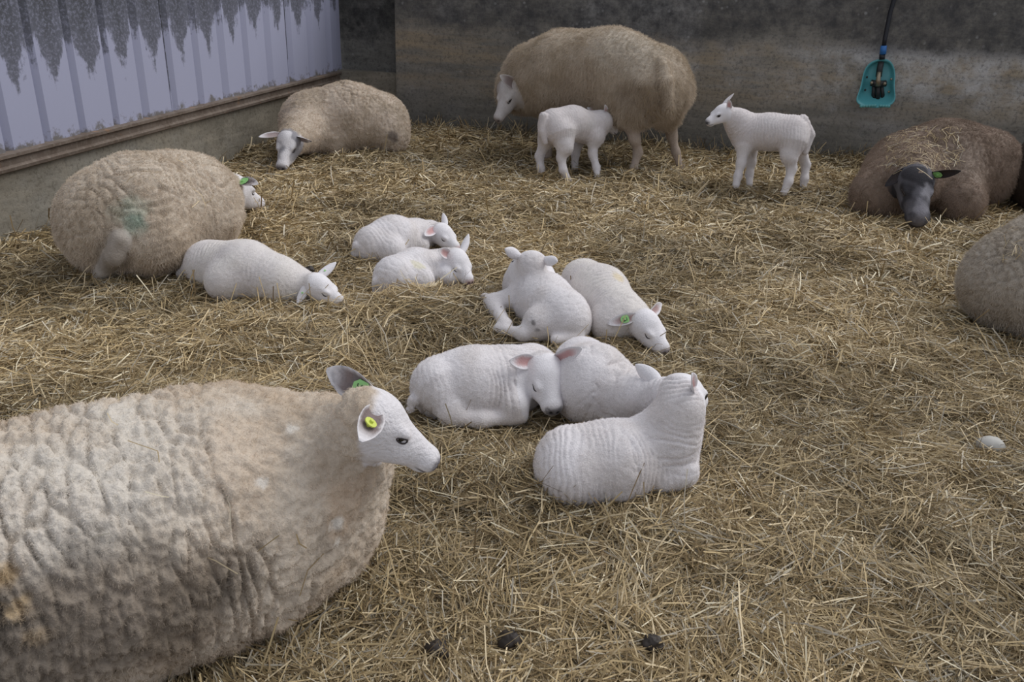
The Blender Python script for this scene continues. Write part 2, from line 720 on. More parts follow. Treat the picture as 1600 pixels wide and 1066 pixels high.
def beast(name, label, cat, group, kind='lamb', trunk=(), limbs=(), head=None, tk=None, vox=None, pal=None, spots=(),
          wrinkle=0.0, wr_len=0.016, wr_from=-9.0, fold=0.0, fold_size=(0.03, 0.07), hair=None, tags=(), bumps=(), hooves=(), straight=False,
          extra=None):
    lamb = kind == 'lamb'
    pal = dict(LAMB if lamb else EWE, **(pal or {}))
    B = Body()

    def pt(px, py, rp, hs='g', base=survey):
        # ('S', k): lies on the body built so far, lifted by k radii towards the viewer
        if isinstance(hs, tuple) and hs[0] == 'S':
            d = unit(ray(px, py))
            t, best = 0.5, (9.0, 0.5)
            for _ in range(300):
                q = CAM + d * t
                f = float(B.field(q[0], q[1], q[2]))
                if f < best[0]:
                    best = (f, t)
                if f < 0.001 or t > 12:
                    break
                t += max(f * 0.6, 0.0015)
            q = CAM + d * best[1]              # the surface, or the point of the ray closest to it
            r = rp / scale_at(q)
            return q - d * r * hs[1], r
        return base(px, py, rp, hs)

    tn = [pt(*n) for n in trunk]
    tk = tk or (0.05 if lamb else 0.12)
    B.chain(tn, tk)

    for c, ck in bumps:                      # muscle and wool masses: chains blended widely
        cn = [pt(*n) for n in c]
        if len(cn) == 1:
            cn = cn * 2
        B.chain(cn, ck)
    bare = []
    for c in limbs:
        cn = [pt(*n) for n in c]
        B.chain(cn, 0.022 if lamb else 0.035)
        bare.append(cn)
    H = None
    if head:
        hp = pt(head['poll'][0], head['poll'][1], 0, head['poll'][2])[0]
        if 'dir' in head:
            hn = hp + unit(head['dir']) * head['L']
        else:
            hn = pt(head['nose'][0], head['nose'][1], 0, head['nose'][2])[0]
        H = Head(hp, hn, head.get('up', (0, 0, 1)), head.get('w', 1.0), head.get('mz', 1.0))
        H.build(B, kind)
        # nape: joins the skull to the last trunk node
        B.cap(tn[-1][0], H.to_world((0.14, 0, -0.06)), min(tn[-1][1] * 0.98, head.get('neck', 9)), H.L * head.get('nape', .20), 0.05 if lamb else 0.06)
    P, F = B.mesh((vox or (0.0042 if lamb else 0.0075)) * VOX)
    Nn = vnormals(P, F)
    spine = [p for p, _ in tn]
    if H is not None:
        spine = spine + [H.to_world((0.1, 0, 0))]
    U, S, dist = spine_coords(P, spine)
    rad = np.mean([r for _, r in tn])
    # ---- masks
    facem = np.zeros(len(P))
    if H is not None:
        q = H.to_local(P)
        axd = np.hypot(q[:, 1] / H.w, q[:, 2] + 0.07)
        near = (axd < head.get('reach', .42)) & (q[:, 0] < 1.3) & (q[:, 0] > -0.3)
        edge = q[:, 0] - np.where(lamb, .06, head.get('edge', .02)) - np.where(lamb, .55, .95) * np.maximum(-q[:, 2] - 0.08, 0) - .25 * np.maximum(np.abs(q[:, 1]) - .12, 0)
        facem = smooth(-0.05, 0.07, edge + 0.04 * noise3(P * 60)) * near
    barem = np.zeros(len(P))
    for cn in bare:
        for (a, ra), (b, rb) in zip(cn[:-1], cn[1:]):
            dd = Body._d('cap', (a, b, ra, rb), P[:, 0], P[:, 1], P[:, 2])
            barem = np.maximum(barem, 1 - smooth(0.004, 0.02, dd))
    if not lamb:
        barem *= 1 - smooth(0.27, 0.33, P[:, 2])
    coatm = np.clip(1 - facem - barem, 0, 1)
    # ---- relief of the coat
    disp = np.zeros(len(P))
    if wrinkle:
        wob = 0.55 * noise3(P * 14) + 0.25 * noise3(P * 34)
        ring = 2 * np.sqrt(np.abs(np.sin(np.pi * (U / wr_len + wob * 1.6)))) - 1.6
        amt = np.clip(0.6 + 0.8 * noise3(P * 9 + 4), 0, 1) * coatm * smooth(wr_from - .04, wr_from + .04, U)
        disp += wrinkle * amt * ring
    if lamb:
        disp += 0.0008 * fbm(P * 130, 2) * coatm
    if fold:
        wob = np.stack([noise3(P * 7 + 3), noise3(P * 7 + 9)], 1)
        f1, f2, cid = worley2(U / fold_size[0] + 0.5 * wob[:, 0], S * rad / fold_size[1] + 0.7 * wob[:, 1], 3)
        ucut = sum(np.linalg.norm(a - b) for a, b in zip(spine[:-1], spine[1:])) - np.linalg.norm(spine[-1] - spine[-2]) * 1.2
        body = 1 - .75 * smooth(ucut - .18, ucut, U)
        curl = 1.3 * np.abs(noise3(P * 40)) + .7 * np.abs(noise3(P * 85 + 3)) - .45
        g1, g2, _ = worley2(U / (fold_size[0] * 0.42) + wob[:, 0], S * rad / (fold_size[1] * 0.30) + wob[:, 1], 9)
        deep = smooth(-0.3, 0.5, noise3(P * 5 + 2))
        disp += coatm * fold * (body * (smooth(0, 0.28, f2 - f1) - 1) * (0.45 + 0.75 * deep) + body * 0.30 * (smooth(0, 0.4, g2 - g1) - 1) + .42 * curl
                                + 0.25 * fbm(P * 60, 2) + 0.5 * noise3(P * 9))
    P = P + Nn * disp[:, None]
    Nn = vnormals(P, F)
    # ---- colours: coat and markings, plus light and shade painted by some spots
    n1 = fbm(P * 9, 3)[:, None]
    col = pal['coat'] + (pal['coat2'] - pal['coat']) * smooth(-0.5, 0.9, n1)
    if len(bare):
        col = col + (pal['leg'] - col) * barem[:, None]
    col = col * (1 + 0.05 * fbm(P * 45, 2)[:, None])
    if H is not None:
        fc = pal['face'] * (1 + 0.05 * fbm(P * 50, 2)[:, None])
        if 'face2' in pal:
            blot = smooth(0.05, 0.35, fbm(q * A(3.2, 4, 4) + 2.2, 2)) * smooth(0.95, 0.5, q[:, 0])
            fc = fc + (pal['face2'] - fc) * blot[:, None]
        col = col + (fc - col) * facem[:, None]
        nz = smooth(0.90, 0.985, q[:, 0] + 0.03 * noise3(P * 220)) * smooth(H.zn - 0.13, H.zn - 0.03, q[:, 2]) * near * smooth(H.zn + .13, H.zn + 0.05, q[:, 2])
        col = col + (pal['nose'] - col) * (nz * pal.get('nose_amt', 0.85))[:, None]
        dm = np.zeros(len(P))
        for s in (-1, 1):
            dn = np.linalg.norm((q - A(0.975, s * 0.050, H.zn)) / A(0.055, 0.040, 0.032), axis=1)
            dm = np.maximum(dm, 1 - smooth(0.6, 1.15, dn))
            dn = np.linalg.norm((q - A(0.90, s * 0.115 * H.w, H.zn - 0.115)) / A(0.11, 0.06, 0.020), axis=1)
            dm = np.maximum(dm, 0.8 * (1 - smooth(0.7, 1.2, dn)))
        col = col + (pal['nose'] * 0.3 - col) * dm[:, None]
        if pal.get('eyeline'):
            for s in (-1, 1):
                de = np.linalg.norm((P - H.eye_seed(s)) @ H.ax.T / H.L / A(0.10, 0.09, 0.05), axis=1)
                col = col + (A(*pal['eyeline']) - col) * (0.8 * (1 - smooth(0.4, 1.1, de)))[:, None]
    cq = RCAM.T @ (P - CAM).T
    sx, sy, depth = 800 + FOC * cq[0] / -cq[2], 533 - FOC * cq[1] / -cq[2], -cq[2]
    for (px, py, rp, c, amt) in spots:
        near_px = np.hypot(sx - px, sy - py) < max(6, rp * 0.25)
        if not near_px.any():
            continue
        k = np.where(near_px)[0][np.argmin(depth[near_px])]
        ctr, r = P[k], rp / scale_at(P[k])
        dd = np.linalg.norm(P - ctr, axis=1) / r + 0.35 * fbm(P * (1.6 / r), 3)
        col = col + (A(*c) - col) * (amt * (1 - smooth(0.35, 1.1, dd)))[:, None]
    # ---- ears join the same mesh
    ears = {}
    Pa, Fa, Ca, Ma = [P], [F], [col], [coatm]
    off = len(P)
    if H is not None:
        for e in head.get('ears', ()):
            s = e['side']
            base = H.ear_base(s)
            el = e.get('len', 0.56 if lamb else 0.50) * H.L
            if 'tip' in e:                     # seen at this pixel, one ear length from its root
                d = unit(ray(*e['tip']))
                m = (base - CAM) @ d
                h2 = el ** 2 - np.linalg.norm(CAM + d * m - base) ** 2
                tip = CAM + d * (m + math.sqrt(max(h2, 0)) * (1 if e.get('far') else -1))
            else:
                tip = base + np.asarray(e['vec'], float) @ H.ax
            tip = base + unit(tip - base) * el
            face = A(*e['face'])
            Lr = np.linalg.norm(tip - base)
            EP, EF, EI, fr = ear_sheet(base - unit(tip - base) * 0.06 * H.L, tip, face, Lr * e.get('w', 0.25), e.get('cup', 0.5),
                                       0.0055 if lamb else 0.008, e.get('curl', 0.0))
            inner = (EI[:, 2] > 0) & (np.abs(EI[:, 1]) < 0.99)
            ec = np.tile(pal.get('ear', pal['face']), (len(EP), 1))
            pk = inner * smooth(*((0.85, 0.25) if lamb else (1.0, 0.6)), np.abs(EI[:, 1]) + .12 * noise3(EP * 120)) * smooth(0.95, 0.55, EI[:, 0])
            ec = ec + (pal['earin'] - ec) * (0.9 * pk)[:, None]
            if e.get('dark'):
                ec = ec + (A(.16, .15, .16) - ec) * (e['dark'] * smooth(0.0, 0.5, fbm(EP * 90, 2)) * (EI[:, 0] > 0.2))[:, None]
            Pa.append(EP); Fa.append(EF + off); Ca.append(ec); Ma.append(np.zeros(len(EP)))
            off += len(EP)
            ears[s] = fr
    PA, FA, CA, MA = np.concatenate(Pa), np.concatenate(Fa), np.clip(np.concatenate(Ca), 0.004, 0.95), np.concatenate(Ma)
    org = A(P[:, 0].mean(), P[:, 1].mean(), 0.0)
    o = mesh_object(name, PA - org, FA, M_COAT if lamb else M_FLEECE, None, CA)
    o.location = org
    tag(o, label, cat, group)
    # ---- eyes
    if H is not None:
        for s in (-1, 1):
            st = head.get('eyes', 'closed')
            (ep,), (en,) = B.project(H.eye_seed(s))
            if st == 'open':
                r = 0.060 * H.L if lamb else 0.046 * H.L
                m = MB().sphere(ep - en * r * 0.55 - org, r)
                m.build('eye', M_EYE, o)
                ring = []
                for k in range(13):
                    a = 2 * math.pi * k / 12
                    w = H.to_local(ep) + A(0.075 * math.cos(a), 0, (0.042 if lamb else 0.036) * math.sin(a))
                    ring.append(B.project(H.to_world(w), 4)[0][0] - org)
                MB().tube(ring, 0.010 * H.L, 6).build('eyelid', M_LID, o)['label'] = 'dark eyelid rim'
            else:
                arc = []
                for k in range(9):
                    t = k / 8
                    w = H.to_local(ep) + A(-0.075 + 0.15 * t, 0, 0.012 - 0.038 * math.sin(math.pi * t) - 0.02 * t)
                    arc.append(B.project(H.to_world(w), 4)[0][0] - org)
                MB().tube(arc, [0.011 * H.L * (0.4 + math.sin(math.pi * min(max(k / 8, .05), .95))) for k in range(9)], 6).build('eyelid', M_LID, o)['label'] = 'dark closed eyelid'
    for (px, py, rp, hs) in hooves:
        c, r = pt(px, py, rp, hs)
        m = MB()
        for sgn in (-1, 1):
            m.tube([c - org + A(sgn * r * 0.45, 0, r * 0.9), c - org + A(sgn * r * 0.5, -r * 0.25, -r * 0.2), c - org + A(sgn * r * 0.5, -r * 0.4, -r * 1.0)],
                   [r * 0.5, r * 0.55, r * 0.62], 8)
        m.build('hoof', M_HOOF, o)
    for t in tags:
        base, a, n, w, L = ears[t['side']]
        s_ = t.get('size', 0.030)
        ctr = base + a * L * t.get('at', 0.42) + n * (t.get('off', 0.006)) + w * t.get('across', 0.0) - org
        fn = n if t.get('front', True) else -n
        aa, ww = a, w
        rot = t.get('rot', 0.0)
        aa, ww = a * math.cos(rot) + w * math.sin(rot), w * math.cos(rot) - a * math.sin(rot)
        out = [(-.5, -.32), (-.28, -.5), (.28, -.5), (.5, -.32), (.5, .30), (.22, .62), (-.22, .62), (-.5, .30)]
        if t.get('round'):
            out = [(.5 * math.cos(k * math.pi / 6), .5 * math.sin(k * math.pi / 6)) for k in range(12)]
        m = MB()
        nn = len(out)
        Pp = [ctr + (ww * x + aa * y) * s_ + fn * z for z in (0.001, 0.0035) for (x, y) in out]
        m.add(Pp, [tuple(range(nn))[::-1], tuple(range(nn, 2 * nn))] + [(k, (k + 1) % nn, nn + (k + 1) % nn, nn + k) for k in range(nn)])
        m.tube([ctr - fn * 0.012, ctr + fn * 0.008], s_ * 0.16, 10)
        tg = m.build('ear_tag', M_TAGY if t.get('yellow') else M_TAG, o, smooth=False)
        tg['label'] = ('yellow-green' if t.get('yellow') else 'pale green') + ' plastic ear tag'
        if t.get('ink'):
            k = MB()
            zz = fn * 0.0042
            for poly in ([(-.25, .3), (.05, .3), (-.25, 0), (.05, 0)], [(.12, .3), (.3, .0), (.12, -.02), (.3, .28)], [(-.2, -.2), (.25, -.2)]):
                k.tube([ctr + (ww * x + aa * y) * s_ + zz for x, y in poly], s_ * 0.035, 5)
            k.build('tag_marking', M_INK, tg)
    # ---- wool
    if hair:
        h = dict(hair)
        nm = h.pop('name', 'wool')
        if lamb:
            m = np.concatenate([np.clip(1 - 0.9 * facem, 0, 1) * (1 - 0.9 * (nz + dm > 0.3) if H is not None else 1.0), np.zeros(off - len(P))])
        else:
            m = MA
        hair_object(nm, PA - org, FA, vnormals(PA, FA), m, CA, o, seed=len(bpy.data.objects), **h)
    BEASTS.append((o, PA, vnormals(PA, FA)))
    return o
# ------------------------------------------------------------------ the straw floor's relief
MOUNDS = [(690, 490, .22, .055), (640, 500, .18, .03), (850, 800, .14, .035), (300, 480, .25, .02), (930, 275, .5, .02), (1330, 300, .4, .05), (1050, 330, .6, .03),
          (1240, 560, .3, .03), (1400, 800, .25, .03), (560, 270, .25, .03)]
MOUNDS = [(at_h(x, y)[:2], r, h) for x, y, r, h in MOUNDS]


def floor_h(x, y):
    p = np.stack([np.asarray(x, float), np.asarray(y, float), np.zeros(np.shape(x))], 1)
    h = 0.022 * noise3(p * 2.1 + 3) + 0.020 * noise3(p * 5.3) + 0.013 * noise3(p * 13)
    for c, r, a in MOUNDS:
        h = h + a * np.exp(-((p[:, 0] - c[0]) ** 2 + (p[:, 1] - c[1]) ** 2) / (r * r))
    return h - 0.02


# walls: the left wall runs along WL, the back wall along WB
WL0, WL1 = at_h(0, 374)[:2], at_h(425, 222)[:2]
WLD = unit(WL1 - WL0)
WLN = np.array([WLD[1], -WLD[0]])                       # into the pen
WB0, WB1 = np.array([-1.02, 6.98]), np.array([2.45, 6.22])
WBD = unit(WB1 - WB0)
WBN = np.array([WBD[1], -WBD[0]])                       # towards the camera


def wl(s, n, z):
    q = WL0 + WLD * s + WLN * n
    return np.array([q[0], q[1], z])


def wb(s, n, z):
    q = WB0 + WBD * s + WBN * n
    return np.array([q[0], q[1], z])


def left_sz(px, py, off=0.0):
    p = at_plane(px, py, np.append(WL0 + WLN * off, 0), np.append(WLN, 0))
    return float((p[:2] - WL0) @ WLD), float(p[2])


def back_sz(px, py, off=0.0):
    p = at_plane(px, py, np.append(WB0 + WBN * off, 0), np.append(WBN, 0))
    return float((p[:2] - WB0) @ WBD), float(p[2])


def prism(mb, pts_a, pts_b):
    n = len(pts_a)
    mb.add(list(pts_a) + list(pts_b), [tuple(range(n))[::-1], tuple(range(n, 2 * n))] + [(k, (k + 1) % n, n + (k + 1) % n, n + k) for k in range(n)])


def concrete(name, base, dark, light, top_z, top_wob=0.25, seed=0.0, board=True, top_dark=True, patch=False):
    m, nt, b = mat_new(name)
    g = nt.nodes.new('ShaderNodeNewGeometry')
    mp = nt.nodes.new('ShaderNodeMapping')
    mp.inputs['Location'].default_value = (seed, seed * 1.7, 0)
    nt.links.new(g.outputs['Position'], mp.inputs['Vector'])
    P = mp.outputs['Vector']
    sep = nt.nodes.new('ShaderNodeSeparateXYZ')
    nt.links.new(g.outputs['Position'], sep.inputs[0])
    big, mid, fine = tex(nt, P, 1.3, 5, .6), tex(nt, P, 5.0, 6, .65), tex(nt, P, 45.0, 5, .7)
    streak = tex(nt, P, 3.0, 5, .6, (1.0, 1.0, 6.0))
    c = mix(nt, ramp(nt, mid, [(.3, 0.0), (.7, 1.0)]), base, tuple(v * 0.62 for v in base))
    c = mix(nt, ramp(nt, streak, [(.45, 0.0), (.75, .55)]), c, tuple(v * 1.45 for v in base))
    lt = math_node(nt, 'MULTIPLY', ramp(nt, big, [(.48, 0.0), (.62, 1.0)]), ramp(nt, mid, [(.35, .2), (.6, 1.0)]))
    c = mix(nt, math_node(nt, 'MULTIPLY', lt, .55), c, light)
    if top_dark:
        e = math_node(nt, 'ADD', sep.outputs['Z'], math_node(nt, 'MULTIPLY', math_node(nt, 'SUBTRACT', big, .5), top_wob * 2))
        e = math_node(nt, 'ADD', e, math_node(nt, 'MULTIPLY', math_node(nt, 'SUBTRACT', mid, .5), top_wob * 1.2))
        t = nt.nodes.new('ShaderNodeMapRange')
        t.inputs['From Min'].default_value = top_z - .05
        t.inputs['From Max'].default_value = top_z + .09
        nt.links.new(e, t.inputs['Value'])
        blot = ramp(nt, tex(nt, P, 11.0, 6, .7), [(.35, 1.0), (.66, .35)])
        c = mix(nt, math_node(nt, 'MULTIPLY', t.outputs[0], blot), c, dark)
    if patch:
        # brown water-stained band and the big pale lime patch towards the right
        band = tex(nt, P, 2.2, 6, .65, (.5, .5, 4.0))
        zz = math_node(nt, 'ADD', sep.outputs['Z'], math_node(nt, 'MULTIPLY', math_node(nt, 'SUBTRACT', mid, .5), .25))
        inb = math_node(nt, 'MULTIPLY', ramp(nt, zz, [(.22, 0.0), (.45, 1.0), (.66, 1.0), (.78, 0.0)]), ramp(nt, band, [(.40, 0.0), (.62, .85)]))
        c = mix(nt, inb, c, (.36, .285, .19))
        xx = math_node(nt, 'ADD', sep.outputs['X'], math_node(nt, 'MULTIPLY', math_node(nt, 'SUBTRACT', big, .5), 2.2))
        xm = nt.nodes.new('ShaderNodeMapRange')
        xm.inputs['From Min'].default_value, xm.inputs['From Max'].default_value = 1.15, 2.0
        nt.links.new(xx, xm.inputs['Value'])
        lim = math_node(nt, 'MULTIPLY', ramp(nt, zz, [(.30, 0.0), (.55, 1.0), (.72, 1.0), (.80, 0.0)]), xm.outputs[0])
        c = mix(nt, math_node(nt, 'MULTIPLY', lim, ramp(nt, mid, [(.38, .05), (.62, .80)])), c, (.55, .54, .53))
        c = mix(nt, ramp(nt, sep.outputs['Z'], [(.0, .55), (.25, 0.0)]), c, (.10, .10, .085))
    v = nt.nodes.new('ShaderNodeTexVoronoi')
    v.inputs['Scale'].default_value = 16.0
    nt.links.new(P, v.inputs['Vector'])
    sp = math_node(nt, 'MULTIPLY', ramp(nt, v.outputs['Distance'], [(.10, 1.0), (.22, 0.0)]), ramp(nt, mid, [(.5, 0.0), (.62, .5)]))
    c = mix(nt, sp, c, light)
    c = mix(nt, math_node(nt, 'MULTIPLY', ramp(nt, fine, [(.35, .5), (.5, 0.0)]), 1.0), c, dark)
    nt.links.new(c, b.inputs['Base Color'])
    b.inputs['Roughness'].default_value = 0.9
    b.inputs['Specular IOR Level'].default_value = 0.15
    h = math_node(nt, 'ADD', fine, math_node(nt, 'MULTIPLY', streak, 1.5 if board else 0.3))
    bump(nt, b, h, 0.5, 0.01)
    return m


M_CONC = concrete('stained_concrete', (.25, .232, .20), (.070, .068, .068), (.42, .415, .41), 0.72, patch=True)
M_PLINTH = concrete('plinth_concrete', (.25, .225, .18), (.08, .068, .052), (.30, .29, .26), 2.0, seed=4.0, board=False, top_dark=False)
M_CORNER = concrete('corner_concrete', (.16, .155, .14), (.035, .035, .035), (.28, .28, .27), 0.6, seed=9.0, top_wob=.5)


def rust_mat():
    m, nt, b = mat_new('rusty_rail')
    g = nt.nodes.new('ShaderNodeNewGeometry')
    P = g.outputs['Position']
    n1, n2 = tex(nt, P, 6, 5, .65), tex(nt, P, 40, 5, .7)
    c = mix(nt, ramp(nt, n1, [(.35, 0.0), (.6, 1.0)]), (.105, .075, .055), (.16, .125, .10))
    c = mix(nt, ramp(nt, n2, [(.5, 0.0), (.7, .7)]), c, (.24, .20, .165))
    c = mix(nt, ramp(nt, tex(nt, P, 9, 3), [(.62, 0.0), (.72, .6)]), c, (.30, .15, .06))
    nt.links.new(c, b.inputs['Base Color'])
    b.inputs['Roughness'].default_value = .85
    bump(nt, b, n2, .6, .006)
    return m


def cladding_mat(z0):
    m, nt, b = mat_new('painted_corrugated_steel')
    g = nt.nodes.new('ShaderNodeNewGeometry')
    P = g.outputs['Position']
    sep = nt.nodes.new('ShaderNodeSeparateXYZ')
    nt.links.new(P, sep.inputs[0])
    at = nt.nodes.new('ShaderNodeAttribute')
    at.attribute_name = 'Col'                      # R: how far over the flat pan, G: pan number, B: along the wall
    sc_ = nt.nodes.new('ShaderNodeSeparateColor')
    nt.links.new(at.outputs['Color'], sc_.inputs[0])
    pan, num = sc_.outputs[0], sc_.outputs[1]
    mid, fine = tex(nt, P, 14, 6, .7), tex(nt, P, 70, 5, .75)
    streak = tex(nt, P, 30, 5, .65, (1, 1, .18))
    # mould creeping down from the top of every pan
    low = math_node(nt, 'ADD', -0.02, num)
    e = math_node(nt, 'SUBTRACT', sep.outputs['Z'], low)
    e = math_node(nt, 'ADD', e, math_node(nt, 'MULTIPLY', math_node(nt, 'SUBTRACT', mid, .5), .34))
    e = math_node(nt, 'ADD', e, math_node(nt, 'MULTIPLY', math_node(nt, 'SUBTRACT', streak, .5), .30))
    e = math_node(nt, 'ADD', e, math_node(nt, 'MULTIPLY', math_node(nt, 'SUBTRACT', pan, .85), .30))
    t = ramp(nt, e, [(0.0, 0.0), (.05, .75), (.4, .97)])
    t = math_node(nt, 'MULTIPLY', t, ramp(nt, fine, [(.48, 1.0), (.68, .45)]))
    base = mix(nt, ramp(nt, fine, [(.3, 0.0), (.8, .35)]), (.355, .365, .485), (.33, .34, .44))
    c = mix(nt, t, base, (.045, .047, .05))
    # dirt splashes close to the rail
    d = math_node(nt, 'SUBTRACT', z0 + .10, sep.outputs['Z'])
    d = math_node(nt, 'ADD', math_node(nt, 'MULTIPLY', d, 3.0), math_node(nt, 'SUBTRACT', mid, .62))
    c = mix(nt, ramp(nt, d, [(.1, 0.0), (.22, .85)]), c, (.13, .115, .09))
    nt.links.new(c, b.inputs['Base Color'])
    b.inputs['Roughness'].default_value = .55
    b.inputs['Specular IOR Level'].default_value = .35
    return m


ZR = 0.45
# ------------------------------------------------------------------ setting: floor, straw, walls
def straw_floor_mat():
    m, nt, b = mat_new('trodden_bedding')
    g = nt.nodes.new('ShaderNodeNewGeometry')
    P = g.outputs['Position']
    n1, n2 = tex(nt, P, 60, 5, .7, (1, .35, 1)), tex(nt, P, 4, 4, .6)
    c = mix(nt, ramp(nt, n1, [(.35, 0.0), (.65, 1.0)]), (.055, .036, .016), (.20, .14, .065))
    c = mix(nt, ramp(nt, n2, [(.4, 0.0), (.7, .5)]), c, (.07, .045, .02))
    nt.links.new(c, b.inputs['Base Color'])
    b.inputs['Roughness'].default_value = .9
    bump(nt, b, n1, .8, .01)
    return m


def build_floor():
    nx, ny = 240, 220
    gx, gy = np.meshgrid(np.linspace(-4.2, 5.2, nx), np.linspace(.3, 7.6, ny), indexing='ij')
    gx, gy = gx.ravel(), gy.ravel()
    idx = np.arange(nx * ny).reshape(nx, ny)
    Q = np.stack([idx[:-1, :-1], idx[1:, :-1], idx[1:, 1:], idx[:-1, 1:]], -1).reshape(-1, 4)
    o = mesh_object('floor', np.stack([gx, gy, floor_h(gx, gy) - .022], 1), Q, straw_floor_mat())
    o['kind'] = 'structure'


def strand_mesh(X, az, tilt, length, width, bend, roll, droop):
    """ribbon per strand with a mid bend: 6 points, 2 quads"""
    n = len(X)
    d = np.stack([np.cos(az) * np.cos(tilt), np.sin(az) * np.cos(tilt), np.sin(tilt)], 1)
    h = np.stack([-np.sin(az), np.cos(az), np.zeros(n)], 1)
    u = np.cross(d, h)
    side = h * np.cos(roll)[:, None] + u * np.sin(roll)[:, None]
    P = np.zeros((n, 6, 3), np.float32)
    for k, t in enumerate((-.5, 0.0, .5)):
        c = X + d * (length * t)[:, None] + h * (bend * length * (t * t * 4 - .5))[:, None]
        c[:, 2] -= droop * length * (t * t * 4 - .5)
        P[:, 2 * k] = c - side * (width * .5)[:, None]
        P[:, 2 * k + 1] = c + side * (width * .5)[:, None]
    b = (np.arange(n) * 6)[:, None]
    F = np.stack([b + np.array([0, 1, 3, 2]), b + np.array([2, 3, 5, 4])], 1).reshape(-1, 4)
    return P.reshape(-1, 3), F


STRAW_PAL = np.array([(.63, .513, .325), (.475, .362, .193), (.37, .274, .143), (.25, .177, .09), (.47, .42, .33), (.77, .69, .50)])


def straw_colors(rng, n, X):
    k = rng.choice(len(STRAW_PAL), n, p=[.16, .26, .28, .16, .10, .04])
    c = STRAW_PAL[k] * (.82 + .36 * rng.random((n, 1)))
    patch = smooth(-.5, .7, fbm(X * A(1.6, 1.6, 0), 2))[:, None]
    return c * (.78 + .34 * patch)


def straw_mat():
    m, nt, b = mat_new('straw')
    at = nt.nodes.new('ShaderNodeAttribute')
    at.attribute_name = 'Col'
    nt.links.new(at.outputs['Color'], b.inputs['Base Color'])
    b.inputs['Roughness'].default_value = .55
    b.inputs['Specular IOR Level'].default_value = .3
    return m


M_STRAW = straw_mat()


def build_straw():
    rng = np.random.default_rng(11)
    n = int(870000 * STRAW_DENSITY)
    # more strands where the pen lies close by, evenly thinning towards the walls
    d = 0.75 + 6.4 * rng.random(n * 3) ** 1.25
    a = rng.uniform(-.88, .88, n * 3)
    x, y = d * np.sin(a), d * np.cos(a)
    q = np.stack([x, y], 1)
    ok = ((q - WL0) @ WLN > 0.0) & ((q - WB0) @ WBN > 0.0)
    c = RCAM.T @ (np.stack([x, y, 0 * x], 1) - CAM).T
    sx, sy = 800 + FOC * c[0] / -c[2], 533 - FOC * c[1] / -c[2]
    ok &= (sx > -260) & (sx < 2050) & (sy < 1250)
    x, y = x[ok][:n], y[ok][:n]
    n = len(x)
    dist = np.hypot(x, y)
    z = floor_h(x, y)
    kind = rng.random(n)
    stalk = kind < .11
    fine = kind > .36
    far = np.clip(dist / 3.2, .8, 2.0)
    length = np.where(stalk, rng.uniform(.05, .17, n), np.where(fine, rng.uniform(.03, .09, n), rng.uniform(.04, .12, n)))
    width = np.where(stalk, rng.uniform(.0026, .0045, n), np.where(fine, rng.uniform(.0006, .0014, n), rng.uniform(.0013, .0026, n))) * far
    up = rng.random(n)
    tilt = rng.normal(0, .24, n) + np.where(up < .035, rng.uniform(.4, 1.1, n), 0)
    lift = rng.random(n) ** 1.6 * .030 + np.where(stalk, .010, 0) + np.where(up < .035, length * .3, 0)
    X = np.stack([x, y, z + lift - .006], 1)
    az = 2.6 * noise3(X * A(7, 7, 0)) + 1.6 * noise3(X * A(2, 2, 0) + 9) + rng.normal(0, .75, n)
    P, F = strand_mesh(X, az, tilt, length, width, np.where(stalk, .04, .20) * rng.normal(size=n), rng.uniform(-1.0, 1.0, n),
                       rng.uniform(-.02, .10, n))
    col = np.repeat(straw_colors(rng, n, X), 6, 0)
    o = mesh_object('straw_bedding', P, F, M_STRAW, None, col)
    tag(o, 'thick layer of loose golden straw covering the whole pen floor', 'straw', None, 'stuff')
    # wisps poking up along the foot of the back wall and here and there
    n = int(900 * max(STRAW_DENSITY, .2))
    s, off = rng.uniform(0, 4.6, n), rng.random(n) ** 2 * .25 + .01
    xy = WB0 + np.outer(s, WBD) + np.outer(off, WBN)
    L = rng.uniform(.06, .20, n)
    X = np.column_stack([xy, floor_h(xy[:, 0], xy[:, 1]) + L * .25])
    P, F = strand_mesh(X, rng.uniform(0, 6.28, n), rng.uniform(.2, 1.4, n), L, rng.uniform(.002, .005, n), rng.normal(0, .1, n), rng.uniform(-1, 1, n), rng.uniform(-.05, .05, n))
    o = mesh_object('straw_wisps', P, F, M_STRAW, None, np.repeat(straw_colors(rng, n, X), 6, 0))
    tag(o, 'stray straw stalks standing up along the foot of the concrete back wall', 'straw', None, 'stuff')


RIBS = [(-.40, -.35), (-.13, -.08), (.133, .183), (.367, .415), (.607, .657), (.856, .905), (1.093, 1.158), (1.358, 1.417), (1.615, 1.68), (1.878, 1.956), (2.155, 2.225),
        (2.433, 2.518), (2.725, 2.807), (3.031, 3.122), (3.333, 3.426), (3.585, 3.59)]
PAN_LOW = [.66, .66, .66, .67, .66, .68, .68, .70, .71, .75, .76, .78, .75, .78, .82, .9]
WALL_TOP = 2.4
BACK_TOP = 1.35


